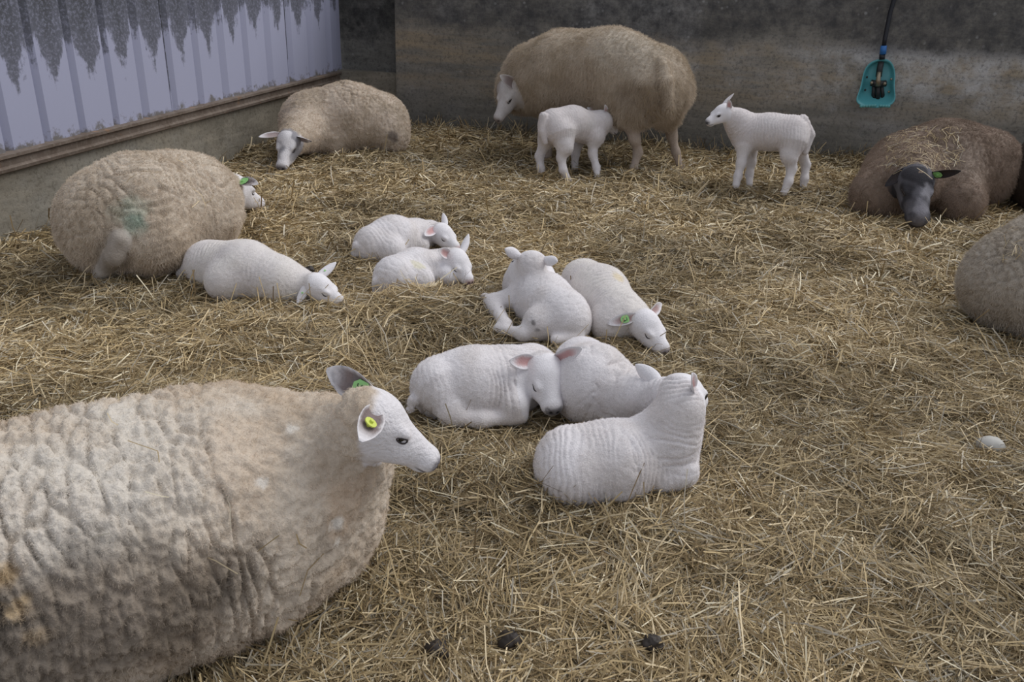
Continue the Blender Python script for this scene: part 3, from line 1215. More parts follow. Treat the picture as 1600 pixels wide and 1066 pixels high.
def build_walls():
    # concrete plinth of the left wall
    mb = MB()
    prism(mb, [wl(-1.6, 0, -.15), wl(-1.6, 0, .30), wl(-1.6, -.15, .30), wl(-1.6, -.15, -.15)],
          [wl(3.75, 0, -.15), wl(3.75, 0, .30), wl(3.75, -.15, .30), wl(3.75, -.15, -.15)])
    mb.build('wall_left', M_PLINTH, smooth=False)['kind'] = 'structure'
    # rusty rail on top of it
    mb = MB()
    prof = [(.012, .282), (.030, .290), (.034, .305), (.022, .315), (.022, .345), (.040, .352), (.040, .366), (-.06, .372), (-.06, .282)]
    prism(mb, [wl(-1.6, n, z) for n, z in prof], [wl(3.62, n, z) for n, z in prof])
    mb.build('trim_1', rust_mat(), smooth=False)['kind'] = 'structure'
    # corrugated steel cladding
    P, F, C = [], [], []

    def strip(s0, n0, s1, n1, pan, low):
        k = len(P)
        P.extend([wl(s0, n0, ZR - .10), wl(s1, n1, ZR - .10), wl(s1, n1, WALL_TOP), wl(s0, n0, WALL_TOP)])
        F.append((k, k + 1, k + 2, k + 3))
        p0, p1 = pan if isinstance(pan, tuple) else (pan, pan)
        C.extend([(p0, low, 0), (p1, low, 0), (p1, low, 0), (p0, low, 0)])

    seams = (6, 11)
    for i, (a, b) in enumerate(RIBS[:-1]):
        low = PAN_LOW[i]
        nxt = RIBS[i + 1][0]
        w = b - a
        strip(a, 0, a + w * .10, -.026, .5, low)
        strip(a + w * .10, -.026, a + w * .25, -.026, .5, low)
        strip(a + w * .25, -.026, b, .0, .5, low)
        c = (b + nxt) / 2
        strip(b, .0, c, .0, (.35, 1.0), low)
        strip(c, .0, nxt, .0, (1.0, .35), low)
        if i in seams:                                  # lapped edge of the next sheet
            strip(nxt - .004, .0025, nxt + .002, .0025, 1.6, low)
    o = mesh_object('wall_left', np.array(P), np.array(F), cladding_mat(.37), None, np.array(C, float), smooth=False)
    o['kind'] = 'structure'
    sol = o.modifiers.new('thickness', 'SOLIDIFY')
    sol.thickness = .003
    # far corner: recessed concrete behind the end of the back wall panel
    mb = MB()
    c0 = wl(3.60, 0, 0)[:2]
    q = [c0, c0 + WBD * 1.1, c0 + WBD * 1.1 - WBN * .2, c0 - WBN * .2 - WBD * .2, wl(3.60, -.2, 0)[:2]]
    prism(mb, [A(*p, -.15) for p in q], [A(*p, BACK_TOP) for p in q])
    mb.build('wall_corner', M_CORNER, smooth=False)['kind'] = 'structure'
    mb = MB()
    q = [c0 - WLD * .06 + WLN * .0, c0 + WBD * 1.0 + WBN * .05, c0 + WBD * 1.0, c0]
    q = [wl(3.50, .0, 0)[:2], wl(3.50, .03, 0)[:2], c0 + WBD * .30 + WBN * .07, c0 + WBD * 1.0 + WBN * .07, c0 + WBD * 1.0 - WBN * .01, c0 - WBN * .01]
    prism(mb, [A(*p, -.15) for p in q], [A(*p, .375) for p in q])
    mb.build('trim_2', M_PLINTH, smooth=False)['kind'] = 'structure'
    # back wall panel
    mb = MB()
    prism(mb, [wb(.03, 0, -.15), wb(.03, 0, BACK_TOP), wb(.03, -.16, BACK_TOP), wb(.03, -.16, -.15)],
          [wb(6.2, 0, -.15), wb(6.2, 0, BACK_TOP), wb(6.2, -.16, BACK_TOP), wb(6.2, -.16, -.15)])
    mb.build('wall_back', M_CONC, smooth=False)['kind'] = 'structure'


def bw(px, py, n):
    """the point n metres in front of the back wall seen at this pixel"""
    return at_plane(px, py, np.append(WB0 + WBN * n, 0), np.append(WBN, 0))


def build_drinker():
    teal = simple_mat('teal_plastic', (.085, .33, .355), .35, .5)
    black = simple_mat('black_hose', (.012, .013, .018), .45, .4)
    dark = simple_mat('dark_valve', (.02, .022, .022), .5, .4)
    blue = simple_mat('blue_coupling', (.03, .15, .42), .4, .4)
    brass = simple_mat('dull_brass', (.30, .25, .18), .4, .5, .7)
    e = bpy.data.objects.new('water_bowl', None)
    COL.objects.link(e)
    base = bw(1370, 140, 0)
    e.location = base
    tag(e, 'teal plastic water bowl fixed to the concrete back wall under its black hose', 'water bowl')
    out = [(515, 488), (575, 490), (612, 520), (636, 585), (636, 650), (628, 715), (636, 780), (640, 825), (618, 872), (560, 897), (470, 905), (390, 898), (330, 880), (300, 845),
           (312, 800), (340, 735), (354, 660), (368, 590), (400, 535), (455, 498)]
    n = len(out)
    to = lambda q: (1280 + q[0] / 5.33, q[1] / 5.33)
    loops = []
    ctr = np.array([490, 690])
    for sc_, nb, nt_, sh in ((.72, .0, .0, -30), (.88, .03, .085, -12), (.985, .040, .135, 0), (1.0, .046, .148, 0), (.93, .047, .148, 2), (.86, .035, .12, -2), (.74, .015, .055, -30), (.55, .012, .03, -45)):
        L = []
        for q in out:
            t = (q[1] - 488) / (905 - 488)
            nn = nb + (nt_ - nb) * smooth(.15, 1.0, t)
            p = ctr + (np.array(q) - ctr) * sc_ + np.array([0, sh])
            L.append(bw(*to(p), float(nn) + .004) - base)
        loops.append(L)
    mb = MB()
    P = [p for L in loops for p in L]
    F = []
    for i in range(len(loops) - 1):
        for k in range(n):
            k2 = (k + 1) % n
            F.append((i * n + k, i * n + k2, (i + 1) * n + k2, (i + 1) * n + k)[::-1])
    F.append(tuple(range(n)))
    F.append(tuple((len(loops) - 1) * n + k for k in range(n))[::-1])
    mb.add(P, F)
    bowl = mb.build('bowl', teal, e)
    sub = bowl.modifiers.new('round', 'SUBSURF')
    sub.levels = sub.render_levels = 1
    lip = MB()
    for k in range(11):
        x = 350 + k * 23
        if k in (6,):
            continue
        p = bw(*to((x, 880 - abs(k - 5) * -1.2)), .155) - base
        lip.sphere(p, (.012, .006, .010), nu=8, nv=6)
    lip.build('embossed_marks', simple_mat('teal_worn', (.11, .36, .36), .5), bowl)
    B = lambda x, y, d: bw(*to((x, y)), d) - base
    MB().tube([B(515, 520, .045), B(505, 570, .06), B(495, 640, .07)], .020, 12).build('valve_body', dark, e)
    MB().tube([B(500, 600, .085), B(492, 665, .10), B(490, 715, .095)], [.012, .016, .018], 12).build('nozzle', brass, e)
    MB().tube([B(430, 690, .075), B(490, 700, .085), B(555, 695, .075)], .022, 10).build('valve_block', dark, e)
    for x, y in ((437, 690), (545, 697)):
        MB().sphere(B(x, y, .10), .011).build('bolt', brass, e)
    m = MB()
    m.tube([B(455, 720, .075), B(450, 790, .06), B(470, 845, .05)], .013, 8)
    m.tube([B(490, 720, .08), B(487, 840, .06)], .016, 8)
    m.tube([B(520, 720, .075), B(530, 790, .06), B(510, 845, .05)], .013, 8)
    m.build('paddle', dark, e)
    for x, y in ((398, 643), (383, 750), (600, 660), (580, 765), (512, 520)):
        MB().sphere(B(x, y, .07 if y > 600 else .055), .008, nu=8, nv=6).build('screw', dark if x < 500 else brass, e)
    MB().tube([B(523, 495, .055), B(525, 450, .055)], .019, 12).build('hose_tail', black, e)
    MB().tube([B(530, 452, .055), B(538, 380, .055)], [.022, .020], 14).build('coupling', blue, e)
    pts = [B(538, 385, .055), B(548, 320, .05), B(568, 220, .045), B(590, 110, .04), B(622, 0, .04), B(655, -130, .04), B(700, -330, .04), B(740, -560, .04), B(765, -900, .04)]
    MB().tube(pts, .0145, 12).build('hose', black, e)


def build_bits():
    def lump(name, label, cat, px, py, rad, mat, group=None, seed=0, flat=1.0, lift=.3):
        c = at_h(px, py, 0.02)
        c[2] = floor_h(c[:1], c[1:2])[0] + rad[2] * lift + .016
        m = MB().sphere((0, 0, 0), rad, nu=28, nv=20)
        P = np.array(m.P)
        d = P / np.linalg.norm(P, axis=1, keepdims=True)
        P = P * (1 + flat * fbm(d * 2.3 + seed * 7.1, 3))[:, None]
        o = mesh_object(name, P, m.F, mat)
        o.location = c
        tag(o, label, cat, group)
        return o
    stone = simple_mat('pale_stone', (.42, .41, .38), .7, .3)
    dung = simple_mat('dung', (.028, .021, .017), .6, .4)
    o = lump('stone', 'smooth pale grey stone lying on the straw at the right', 'stone', 1550, 688, (.040, .031, .026), stone, flat=.05, lift=.6)
    for i, (px, py, w, lb) in enumerate(((682, 1001, .021, 'dark dung lump on the straw nearest the front ewe'), (797, 994, .023, 'dark dung lump on the straw, middle one of three in front'),
                                         (1018, 1010, .019, 'dark dung lump on the straw, rightmost of three in front'), (484, 424, .018, 'dark dung lump behind the head of the stretched-out lamb'))):
        lump('dung_lump', lb, 'dung', px, py, (w * 1.15, w * 1.05, w * .9), dung, 'dung lumps on the straw', i, .22, .8)


build_floor()
build_straw()
build_walls()
build_drinker()
build_bits()
# ------------------------------------------------------------------ the flock
EH = dict(count=34000, length=0.010, radius=0.0006, gravity=0.35, clump=38.0, clump_amp=0.7, curl=0.15)
LH = dict(count=26000, length=0.0036, radius=0.00026, gravity=0.15, spread=1.1, clump=90.0, clump_amp=0.5, curl=0.25)


def hairs(base, **kw):
    return dict(base, **kw)


EWES, LAMBS = 'ewes in the straw pen', 'white lambs in the straw pen'

# large ewe lying in front, facing right
beast('ewe', 'big cream ewe lying in front, head raised with open eyes, largest sheep', 'sheep', EWES, 'ewe',
      trunk=[(-170, 965, 205), (20, 895, 203), (215, 835, 192), (370, 795, 170), (452, 775, 128), (520, 715, 80, .30)],
      bumps=[([(508, 812, 56, .13)], .10), ([(445, 862, 56, .10)], .10), ([(-120, 1010, 130, .18), (60, 1010, 60, .08)], .10)],
      head=dict(poll=(560, 632, .486), nose=(692, 716, .36), w=1.1, eyes='open',
                ears=[dict(side=-1, tip=(563, 690), face=(.5, -.5, .7), len=.5, w=.30, cup=.62),
                      dict(side=1, tip=(511, 578), far=True, face=(-.35, -.8, .35), len=.58, w=.29, dark=.5)]),
      vox=.005, fold=.015, fold_size=(.032, .085), pal=dict(nose=A(.10, .09, .11), coat=A(.57, .49, .40), coat2=A(.49, .395, .30), nose_amt=.9, earin=A(.16, .11, .10)),
      spots=[(90, 700, 190, (.66, .63, .58), .6), (300, 660, 170, (.64, .60, .54), .5), (520, 860, 60, (.30, .25, .20), .6), (260, 1025, 185, (.15, .12, .09), .8),  # first two spots: paler along the top of the back
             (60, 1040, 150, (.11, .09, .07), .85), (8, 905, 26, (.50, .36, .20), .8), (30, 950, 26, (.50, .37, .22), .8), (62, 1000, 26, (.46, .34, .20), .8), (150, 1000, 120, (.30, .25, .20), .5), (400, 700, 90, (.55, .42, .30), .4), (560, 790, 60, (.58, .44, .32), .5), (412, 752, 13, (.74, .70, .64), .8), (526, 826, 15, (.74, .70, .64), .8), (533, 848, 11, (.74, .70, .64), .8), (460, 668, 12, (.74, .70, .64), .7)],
      tags=[dict(side=-1, yellow=True, size=.024, at=.55, off=.010, round=True), dict(side=1, size=.034, at=.25, ink=True, off=.008)],
      hair=hairs(EH, count=120000, length=.0062, radius=.00026, clump=70, gravity=.15, spread=.9))

# ewe lying by the left wall, tail to the camera
beast('ewe', 'cream ewe lying by the left wall with its tail end towards us and green-stained back', 'sheep', EWES, 'ewe',
      trunk=[(174, 350, 81), (218, 338, 88), (290, 324, 77), (330, 312, 48)],
      bumps=[([(250, 385, 42, ('S', -.5))], .1)],
      limbs=[[(189, 374, 13, ('S', .2)), (178, 402, 13, ('S', .9)), (151, 441, 8, ('S', 1.8))]],
      head=dict(poll=(355, 288, .19), nose=(411, 313, .055), w=1.1, nape=.24,
                ears=[dict(side=-1, tip=(403, 288), face=(.2, -.6, .7), dark=.9, w=.26)]),
      vox=.0075, fold=.010, fold_size=(.035, .06),
      spots=[(205, 340, 34, (.36, .44, .36), .55), (215, 355, 22, (.28, .40, .33), .5), (120, 340, 70, (.42, .34, .25), .5), (160, 405, 50, (.20, .165, .13), .7), ],
      pal=dict(leg=A(.60, .55, .50)),
      tags=[dict(side=-1, size=.050, at=.3, off=.010)],
      hair=hairs(EH, count=60000))

# ewe lying in the far left corner, face towards us
beast('ewe', 'cream ewe lying in the far corner with its white face resting on the straw', 'sheep', EWES, 'ewe',
      trunk=[(594, 192, 46), (545, 187, 51), (487, 193, 47)],
      bumps=[([(520, 222, 22, .08)], .08), ([(612, 215, 26, .10)], .08)],
      head=dict(poll=(455, 212, .186), nose=(437, 261, .04), w=1.15, nape=.26,
                ears=[dict(side=-1, tip=(404, 214), face=(0, -.5, .8), w=.22), dict(side=1, tip=(487, 221), face=(0, -.7, -.5), w=.2, dark=.9)]),
      vox=.0075, fold=.010, fold_size=(.035, .06), pal=dict(nose=A(.14, .13, .15), face2=A(.30, .29, .31), eyeline=(.10, .095, .11), coat=A(.58, .49, .40)),
      spots=[(620, 215, 12, (.16, .13, .11), .8)],
      hair=hairs(EH, count=45000))

# ewe standing at the back wall
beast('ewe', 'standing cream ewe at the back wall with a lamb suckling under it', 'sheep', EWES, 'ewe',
      trunk=[(1020, 128, 57, ('Y', 5.62)), (955, 118, 65, ('Y', 5.78)), (880, 118, 62, ('Y', 5.95)), (832, 124, 46, ('Y', 6.05)), (806, 142, 27, ('Y', 6.08))],
      bumps=[([(1012, 150, 50, ('Y', 5.50)), (995, 172, 30, ('Y', 5.47))], .10), ([(1046, 150, 36, ('Y', 5.62)), (1042, 180, 22, ('Y', 5.62))], .08), ([(960, 168, 30, ('Y', 5.6))], .10),
             ([(1034, 98, 10, ('S', .1)), (1041, 128, 11, ('S', .6)), (1044, 164, 8, ('S', .9))], .012)],
      limbs=[[(984, 185, 17, ('Y', 5.47)), (992, 218, 7.6, ('Y', 5.45)), (997, 238, 6.2, ('Y', 5.47)), (990, 262, 5.9, ('Y', 5.44))],
             [(1046, 185, 15.3, ('Y', 5.66)), (1050, 212, 7, ('Y', 5.68)), (1056, 238, 5.6, ('Y', 5.66)), (1063, 262, 5.6, ('Y', 5.63))],
             [(858, 165, 17, ('Y', 5.95)), (858, 215, 6.2, ('Y', 5.9)), (856, 255, 5.6, ('Y', 5.9))],
             [(872, 165, 17, ('Y', 6.15)), (876, 210, 6.2, ('Y', 6.15)), (876, 246, 5.6, ('Y', 6.15))]],
      head=dict(poll=(802, 130, ('Y', 5.96)), nose=(773, 187, ('Y', 5.82)), eyes='open', w=1.05, nape=.24,
                ears=[dict(side=1, tip=(781, 118), face=(-.2, -.9, .3), w=.24, len=.6), dict(side=-1, tip=(800, 112), far=True, face=(-.8, .3, .3), w=.24)]),
      vox=.0075, fold=.007, fold_size=(.028, .12), pal=dict(coat=A(.46, .385, .30), coat2=A(.36, .29, .21), face=A(.60, .56, .54), nose=A(.3, .25, .23), leg=A(.44, .36, .30)),
      spots=[(1000, 180, 50, (.27, .21, .15), .6), (900, 140, 60, (.36, .28, .20), .4), (960, 70, 60, (.48, .43, .36), .5)],  # shade painted on rump and flank, light painted along the top
      hooves=[(990, 263, 7, ('Y', 5.44)), (1063, 263, 7, ('Y', 5.63))],
      hair=hairs(EH, count=60000, gravity=.6, length=.020, clump=34))

# brown ewe on the right
beast('ewe', 'brown ewe with a black face lying under the teal water bowl', 'sheep', EWES, 'ewe',
      trunk=[(1532, 262, 60), (1475, 258, 62), (1425, 266, 52)],
      bumps=[([(1470, 270, 55), (1503, 315, 34)], .14), ([(1400, 270, 46), (1368, 304, 37)], .14), ([(1425, 262, 46), (1420, 282, 44, .19)], .1)],
      head=dict(poll=(1428, 268, .272), nose=(1438, 343, .08), w=1.36, mz=1.22, reach=.32, eyes='open', nape=.26, edge=-.04,
                ears=[dict(side=1, tip=(1501, 267), face=(0, -.8, -.2), w=.2), dict(side=-1, tip=(1383, 291), face=(0, -1, .2), w=.26, len=.36)]),
      vox=.0075, fold=.008, fold_size=(.03, .06),
      pal=dict(coat=A(.27, .205, .16), coat2=A(.19, .14, .105), face=A(.042, .040, .045), nose=A(.13, .125, .14), earin=A(.05, .04, .04), leg=A(.04, .035, .035),
               face2=A(.12, .116, .13), nose_amt=.6),
      spots=[(1520, 240, 50, (.34, .28, .23), .5), (1442, 326, 22, (.27, .26, .285), .85), (1456, 300, 16, (.32, .31, .335), .85), (1412, 325, 14, (.13, .125, .14), .6)],
      tags=[dict(side=1, size=.040, at=.32, off=.010)],
      hair=hairs(EH, count=60000, length=.014))

beast('ewe', 'dark brown sheep at the right edge behind the black-faced brown ewe', 'sheep', EWES, 'ewe',
      trunk=[(1640, 272, 62), (1720, 262, 66)], vox=.009, fold=.008,
      pal=dict(coat=A(.05, .036, .028), coat2=A(.035, .026, .02)), hair=hairs(EH, count=12000))

beast('ewe', 'pale grey-cream sheep cut off by the right edge, lying with its back to us', 'sheep', EWES, 'ewe',
      trunk=[(1580, 440, 77), (1655, 428, 94), (1750, 425, 97)], bumps=[([(1600, 500, 22, .05)], .03)], vox=.0075, fold=.010, fold_size=(.03, .05),
      pal=dict(coat=A(.42, .37, .31), coat2=A(.33, .28, .22)), hair=hairs(EH, count=40000))

# ------------------------------------------------------------------ lambs
beast('lamb', 'large white lamb lying stretched out beside the ewe at the left, head down', 'lamb', LAMBS,
      trunk=[(328, 414, 39), (385, 424, 45), (436, 440, 36), (468, 450, 26)],
      bumps=[([(292, 420, 8, .06), (281, 428, 6, .03)], .02), ([(350, 440, 30, .07)], .04)],
      head=dict(poll=(482, 438, .088), nose=(540, 470, .03), w=1.1,
                ears=[dict(side=1, tip=(525, 410), far=True, face=(.2, .9, -.4), w=.23), dict(side=-1, tip=(456, 490), face=(.1, .9, -.4), w=.22)]),
      wrinkle=.0022, wr_len=.016, pal=dict(coat=A(.70, .66, .63), nose=A(.2, .18, .18)),
      tags=[dict(side=1, size=.022, at=.45, off=.006), dict(side=-1, size=.022, at=.55, off=.006)],
      hair=LH)

beast('lamb', 'small white lamb curled up, farther one of the pair sleeping side by side', 'lamb', LAMBS,
      trunk=[(584, 384, 32), (615, 374, 34), (650, 370, 25), (672, 366, 18)],
      bumps=[([(556, 384, 6, ('S', .0)), (555, 398, 6, ('S', .5)), (567, 413, 5, ('S', .7))], .012), ([(612, 392, 22, .06)], .03), ([(655, 384, 16, .04)], .03)],
      head=dict(poll=(682, 357, .094), nose=(717, 385, .045), w=1.15,
                ears=[dict(side=1, tip=(692, 333), far=True, face=(.3, .9, -.3), w=.22), dict(side=-1, tip=(663, 368), face=(.2, -.9, .4), w=.30)]),
      wrinkle=.0014, wr_len=.022, pal=dict(earin=A(.56, .30, .29), nose=A(.6, .42, .42)), hair=LH)

beast('lamb', 'small white lamb curled up, nearer one of the pair sleeping side by side', 'lamb', LAMBS,
      trunk=[(618, 434, 35), (650, 422, 31), (688, 418, 24), (702, 410, 18)],
      bumps=[([(587, 440, 6, ('S', .0)), (589, 455, 6, ('S', .5)), (606, 465, 6, ('S', .6)), (638, 465, 5, ('S', .7))], .012), ([(655, 440, 24, .05)], .03), ([(700, 432, 18, .04)], .03)],
      head=dict(poll=(706, 396, .117), nose=(737, 438, .045), w=1.15,
                ears=[dict(side=1, tip=(732, 366), far=True, face=(.3, .9, -.3), w=.22), dict(side=-1, tip=(685, 391), face=(.2, -.9, .4), w=.28)]),
      wrinkle=.0014, wr_len=.022, pal=dict(earin=A(.55, .30, .29), nose=A(.6, .42, .42)), spots=[(655, 408, 14, (.62, .58, .36), .5)], hair=LH)

beast('lamb', 'white lamb lying with its back to us and both ears spread', 'lamb', LAMBS,
      trunk=[(878, 492, 43), (848, 470, 42), (826, 446, 36), (828, 428, 30, .14)],
      bumps=[([(892, 505, 30, .06)], .04), ([(842, 505, 26, .06)], .035)],
      limbs=[[(815, 462, 20, .08), (770, 474, 13, .05), (790, 508, 9, .03), (785, 512, 8, .02)], [(772, 472, 9, .05), (758, 467, 9, .045)],
             [(850, 508, 22, .05), (818, 522, 10, .03), (778, 514, 7, .02)],
             [(905, 528, 7, .03), (868, 531, 8, .03)]],
      head=dict(poll=(830, 408, .225), dir=(.08, .9, -.5), L=.18, w=1.3,
                ears=[dict(side=1, tip=(789, 389), face=(.1, .9, -.4), w=.25, len=.54), dict(side=-1, tip=(871, 409), face=(-.1, .9, -.4), w=.25, len=.54)]),
      wrinkle=.0015, wr_len=.02, pal=dict(earin=A(.60, .42, .42)), spots=[(828, 505, 5, (.12, .11, .11), .7), (835, 520, 4, (.12, .11, .11), .6)],
      hooves=[(756, 468, 7, .05)], hair=hairs(LH, count=30000))

beast('lamb', 'white lamb with a green ear tag sleeping head down on the straw', 'lamb', LAMBS,
      trunk=[(912, 440, 36), (938, 460, 42), (966, 492, 38), (985, 502, 28)],
      bumps=[([(948, 508, 24, .05)], .05)],
      head=dict(poll=(997, 492, .10), nose=(1045, 546, .03), w=1.1,
                ears=[dict(side=1, tip=(1034, 475), far=True, face=(.8, .3, .2), w=.24), dict(side=-1, tip=(942, 508), face=(0, -.8, .5), w=.24)]),
      wrinkle=.002, wr_len=.015, pal=dict(coat=A(.71, .67, .64), earin=A(.42, .26, .25), nose=A(.25, .21, .21)), spots=[(970, 428, 14, (.72, .60, .38), .6)],
      tags=[dict(side=-1, size=.026, at=.42, off=.008, ink=True)], hair=hairs(LH, count=32000))

beast('lamb', 'white lamb with pink ears curled up and facing us, resting against another lamb', 'lamb', LAMBS,
      trunk=[(692, 605, 51), (742, 600, 55), (798, 595, 50), (830, 580, 38)],
      bumps=[([(684, 602, 42, ('S', -.75)), (706, 636, 26, ('S', -.4))], .012), ([(800, 632, 28, .05)], .02), ([(646, 625, 8, .07), (641, 640, 6, .04)], .02)],
      limbs=[[(704, 650, 16, .035), (752, 656, 11, .024), (815, 652, 9, .02)]],
      head=dict(poll=(846, 560, .157), nose=(868, 640, .07), w=1.25,
                ears=[dict(side=-1, tip=(796, 564), face=(.1, -.9, .3), w=.27), dict(side=1, tip=(909, 544), face=(.1, -.9, .4), w=.22, len=.62)]),
      wrinkle=.0042, wr_len=.019, pal=dict(earin=A(.56, .30, .29), nose=A(.05, .045, .05)), vox=.0036, hair=hairs(LH, count=42000))

beast('lamb', 'white lamb lying between two others, its neck wrinkled and head turned away', 'lamb', LAMBS,
      trunk=[(910, 572, 46), (928, 602, 60), (962, 622, 46), (1000, 622, 33, .11)],
      head=dict(poll=(1030, 612, .19), dir=(.75, .55, -.35), L=.165,
                ears=[dict(side=1, tip=(993, 570), far=True, face=(.2, .9, -.3), w=.27, len=.62)]),
      wrinkle=.0070, wr_len=.024, wr_from=.172, vox=.0038, hair=hairs(LH, count=36000))

beast('lamb', 'nearest white lamb lying with its head up, looking away to the right', 'lamb', LAMBS,
      trunk=[(893, 722, 58), (958, 722, 60), (1030, 706, 54), (1048, 672, 41, .15), (1064, 636, 30, .22)],
      bumps=[([(1032, 745, 27, .04), (1064, 736, 28, .05)], .016), ([(890, 745, 45, .06)], .05)],
      head=dict(poll=(1054, 610, .26), dir=(.60, .70, -.40), L=.175, w=1.22, eyes='open',
                ears=[dict(side=-1, tip=(1081, 584), face=(.9, -.4, .1), w=.26, len=.5), dict(side=1, tip=(1096, 585), far=True, face=(.6, .8, .2), w=.22, len=.3)]),
      wrinkle=.0052, wr_len=.016, vox=.0036, pal=dict(earin=A(.56, .30, .29)), hair=hairs(LH, count=50000))

# standing lambs
beast('lamb', 'standing white lamb suckling under the standing ewe', 'lamb', LAMBS,
      trunk=[(866, 196, 26, ('Y', 5.32)), (895, 193, 25, ('Y', 5.38)), (924, 200, 23, ('Y', 5.45)), (940, 190, 15, ('Y', 5.47))],
      bumps=[([(878, 210, 23, ('Y', 5.26)), (884, 232, 12, ('Y', 5.22))], .03), ([(856, 215, 16, ('Y', 5.36))], .03), ([(930, 215, 15, ('Y', 5.38))], .03),
             ([(849, 182, 7, ('Y', 5.26)), (847, 205, 6, ('Y', 5.24)), (852, 222, 4.5, ('Y', 5.23))], .008)],
      limbs=[[(882, 225, 11.9, ('Y', 5.22)), (877, 246, 6.8, ('Y', 5.22)), (880, 266, 5.5, ('Y', 5.19)), (889, 284, 5.1, ('Y', 5.19))],
             [(852, 222, 10.2, ('Y', 5.36)), (843, 244, 6.4, ('Y', 5.36)), (845, 262, 5.1, ('Y', 5.33)), (850, 277, 5.1, ('Y', 5.32))],
             [(928, 215, 10.2, ('Y', 5.38)), (926, 240, 6.4, ('Y', 5.36)), (932, 262, 5.1, ('Y', 5.32)), (934, 280, 5.1, ('Y', 5.28))],
             [(908, 212, 9.3, ('Y', 5.55)), (899, 240, 6, ('Y', 5.52)), (898, 264, 5.1, ('Y', 5.50))]],
      head=dict(poll=(938, 182, ('Y', 5.50)), dir=(.75, .30, -.5), L=.165, w=1.05,
                ears=[dict(side=1, tip=(913, 166), face=(0, -.6, .6), w=.22, len=.62), dict(side=-1, tip=(945, 164), face=(.6, -.7, .2), w=.26, len=.62)]),
      wrinkle=.0025, wr_len=.018, vox=.0045, pal=dict(coat=A(.66, .61, .60)), hooves=[(889, 286, 5, ('Y', 5.19)), (934, 282, 5, ('Y', 5.28))], hair=hairs(LH, count=22000, radius=.0005))

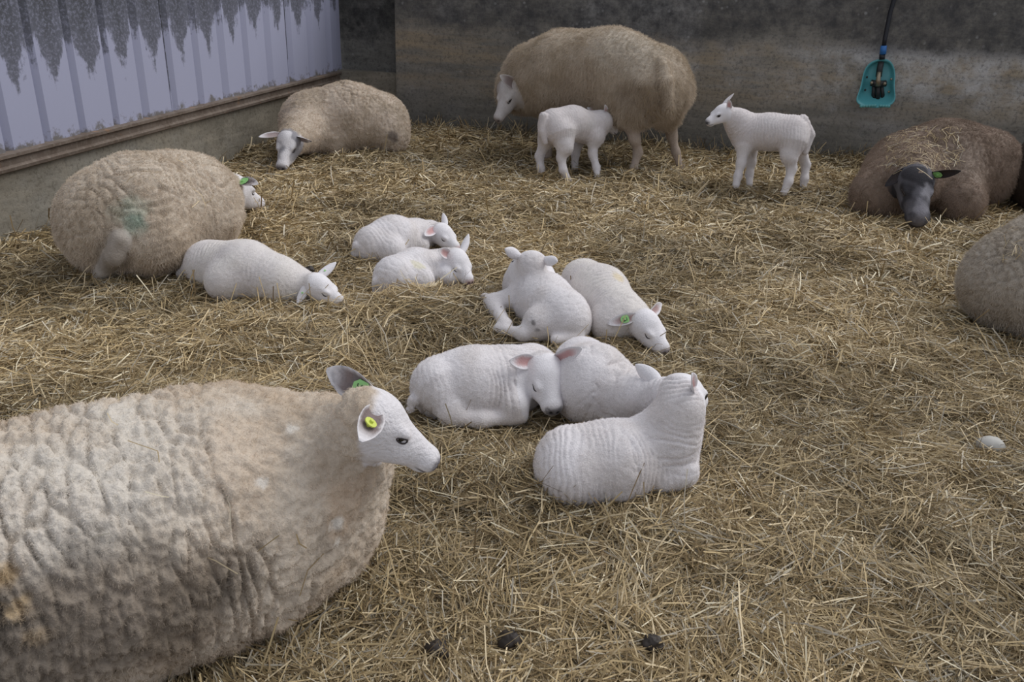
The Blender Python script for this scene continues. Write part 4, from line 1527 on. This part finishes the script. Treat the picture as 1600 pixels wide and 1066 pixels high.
beast('lamb', 'standing white lamb between the standing ewe and the brown ewe, looking left', 'lamb', LAMBS,
      trunk=[(1236, 208, 28, ('Y', 5.08)), (1202, 206, 26, ('Y', 5.12)), (1168, 206, 26, ('Y', 5.16)), (1152, 190, 18, ('Y', 5.16))],
      bumps=[([(1238, 222, 23, ('Y', 5.03)), (1233, 245, 13, ('Y', 5.0))], .03), ([(1165, 222, 16, ('Y', 5.12))], .03), ([(1248, 225, 16, ('Y', 5.18))], .03),
             ([(1254, 188, 9, ('Y', 5.08)), (1265, 210, 8, ('Y', 5.08)), (1258, 238, 5, ('Y', 5.05))], .008)],
      limbs=[[(1233, 240, 11.9, ('Y', 5.0)), (1237, 263, 7.2, ('Y', 5.0)), (1232, 284, 6, ('Y', 4.97)), (1225, 301, 5.5, ('Y', 4.95))],
             [(1250, 232, 10.2, ('Y', 5.18)), (1259, 258, 6.4, ('Y', 5.18)), (1257, 280, 5.5, ('Y', 5.14)), (1254, 297, 5.1, ('Y', 5.12))],
             [(1162, 228, 11, ('Y', 5.10)), (1158, 256, 6.8, ('Y', 5.08)), (1153, 275, 5.5, ('Y', 5.06)), (1150, 289, 5.5, ('Y', 5.04))],
             [(1176, 226, 10.2, ('Y', 5.26)), (1174, 254, 6.4, ('Y', 5.24)), (1171, 272, 5.5, ('Y', 5.22)), (1171, 288, 5.1, ('Y', 5.18))]],
      head=dict(poll=(1139, 170, ('Y', 5.15)), nose=(1102, 188, ('Y', 5.09)), eyes='open', w=1.05,
                ears=[dict(side=1, tip=(1138, 155), face=(.0, -.9, .2), w=.28, len=.42), dict(side=-1, tip=(1151, 141), far=True, face=(-.5, .6, .3), w=.22)]),
      wrinkle=.002, wr_len=.018, vox=.0045, pal=dict(coat=A(.66, .61, .60), earin=A(.56, .30, .29), nose=A(.05, .045, .05)), hooves=[(1225, 303, 5, ('Y', 4.95)), (1254, 299, 5, ('Y', 5.12)), (1171, 290, 5, ('Y', 5.18))],
      hair=hairs(LH, count=22000, radius=.0005))
# ------------------------------------------------------------------ stray straw caught in the wool
def build_wisps_on_wool():
    rng = np.random.default_rng(5)
    XX, TT = [], []
    for bi, n, box in ((4, 400, (1385, 200, 1500, 262)), (4, 7, (1400, 262, 1470, 276)), (0, 12, (150, 640, 560, 900)), (1, 10, (150, 250, 330, 330)), (3, 26, (1000, 140, 1060, 215)), (6, 16, (1560, 355, 1600, 410))):
        o, PA, NN = BEASTS[bi]
        W = PA
        c = RCAM.T @ (W - CAM).T
        sx, sy = 800 + FOC * c[0] / -c[2], 533 - FOC * c[1] / -c[2]
        facing = ((CAM - W) * NN).sum(1) > 0
        k = np.where((sx > box[0]) & (sx < box[2]) & (sy > box[1]) & (sy < box[3]) & facing)[0]
        if len(k) == 0:
            continue
        k = rng.choice(k, n)
        XX.append(W[k] + NN[k] * .009)
        TT.append(NN[k])
    X, Nn = np.concatenate(XX), np.concatenate(TT)
    n = len(X)
    d = rng.normal(size=(n, 3))
    d = d - Nn * (d * Nn).sum(1)[:, None] * .92
    d /= np.linalg.norm(d, axis=1, keepdims=True)
    s = np.cross(d, Nn)
    L, w = rng.uniform(.03, .11, n), rng.uniform(.0012, .0030, n)
    b = rng.normal(0, .18, n)
    P = np.zeros((n, 6, 3), np.float32)
    for i, t in enumerate((-.5, 0., .5)):
        q = X + d * (L * t)[:, None] + s * (b * L * t * t * 4)[:, None] - Nn * (L * t * t * .35)[:, None]
        P[:, 2 * i], P[:, 2 * i + 1] = q - s * (w / 2)[:, None], q + s * (w / 2)[:, None]
    f = (np.arange(n) * 6)[:, None]
    F = np.stack([f + np.array([0, 1, 3, 2]), f + np.array([2, 3, 5, 4])], 1).reshape(-1, 4)
    o = mesh_object('straw_wisps', P.reshape(-1, 3), F, M_STRAW, None, np.repeat(straw_colors(rng, n, X), 6, 0))
    tag(o, 'loose bits of straw caught in the wool of the sheep, most on the brown ewe', 'straw', None, 'stuff')


build_wisps_on_wool()
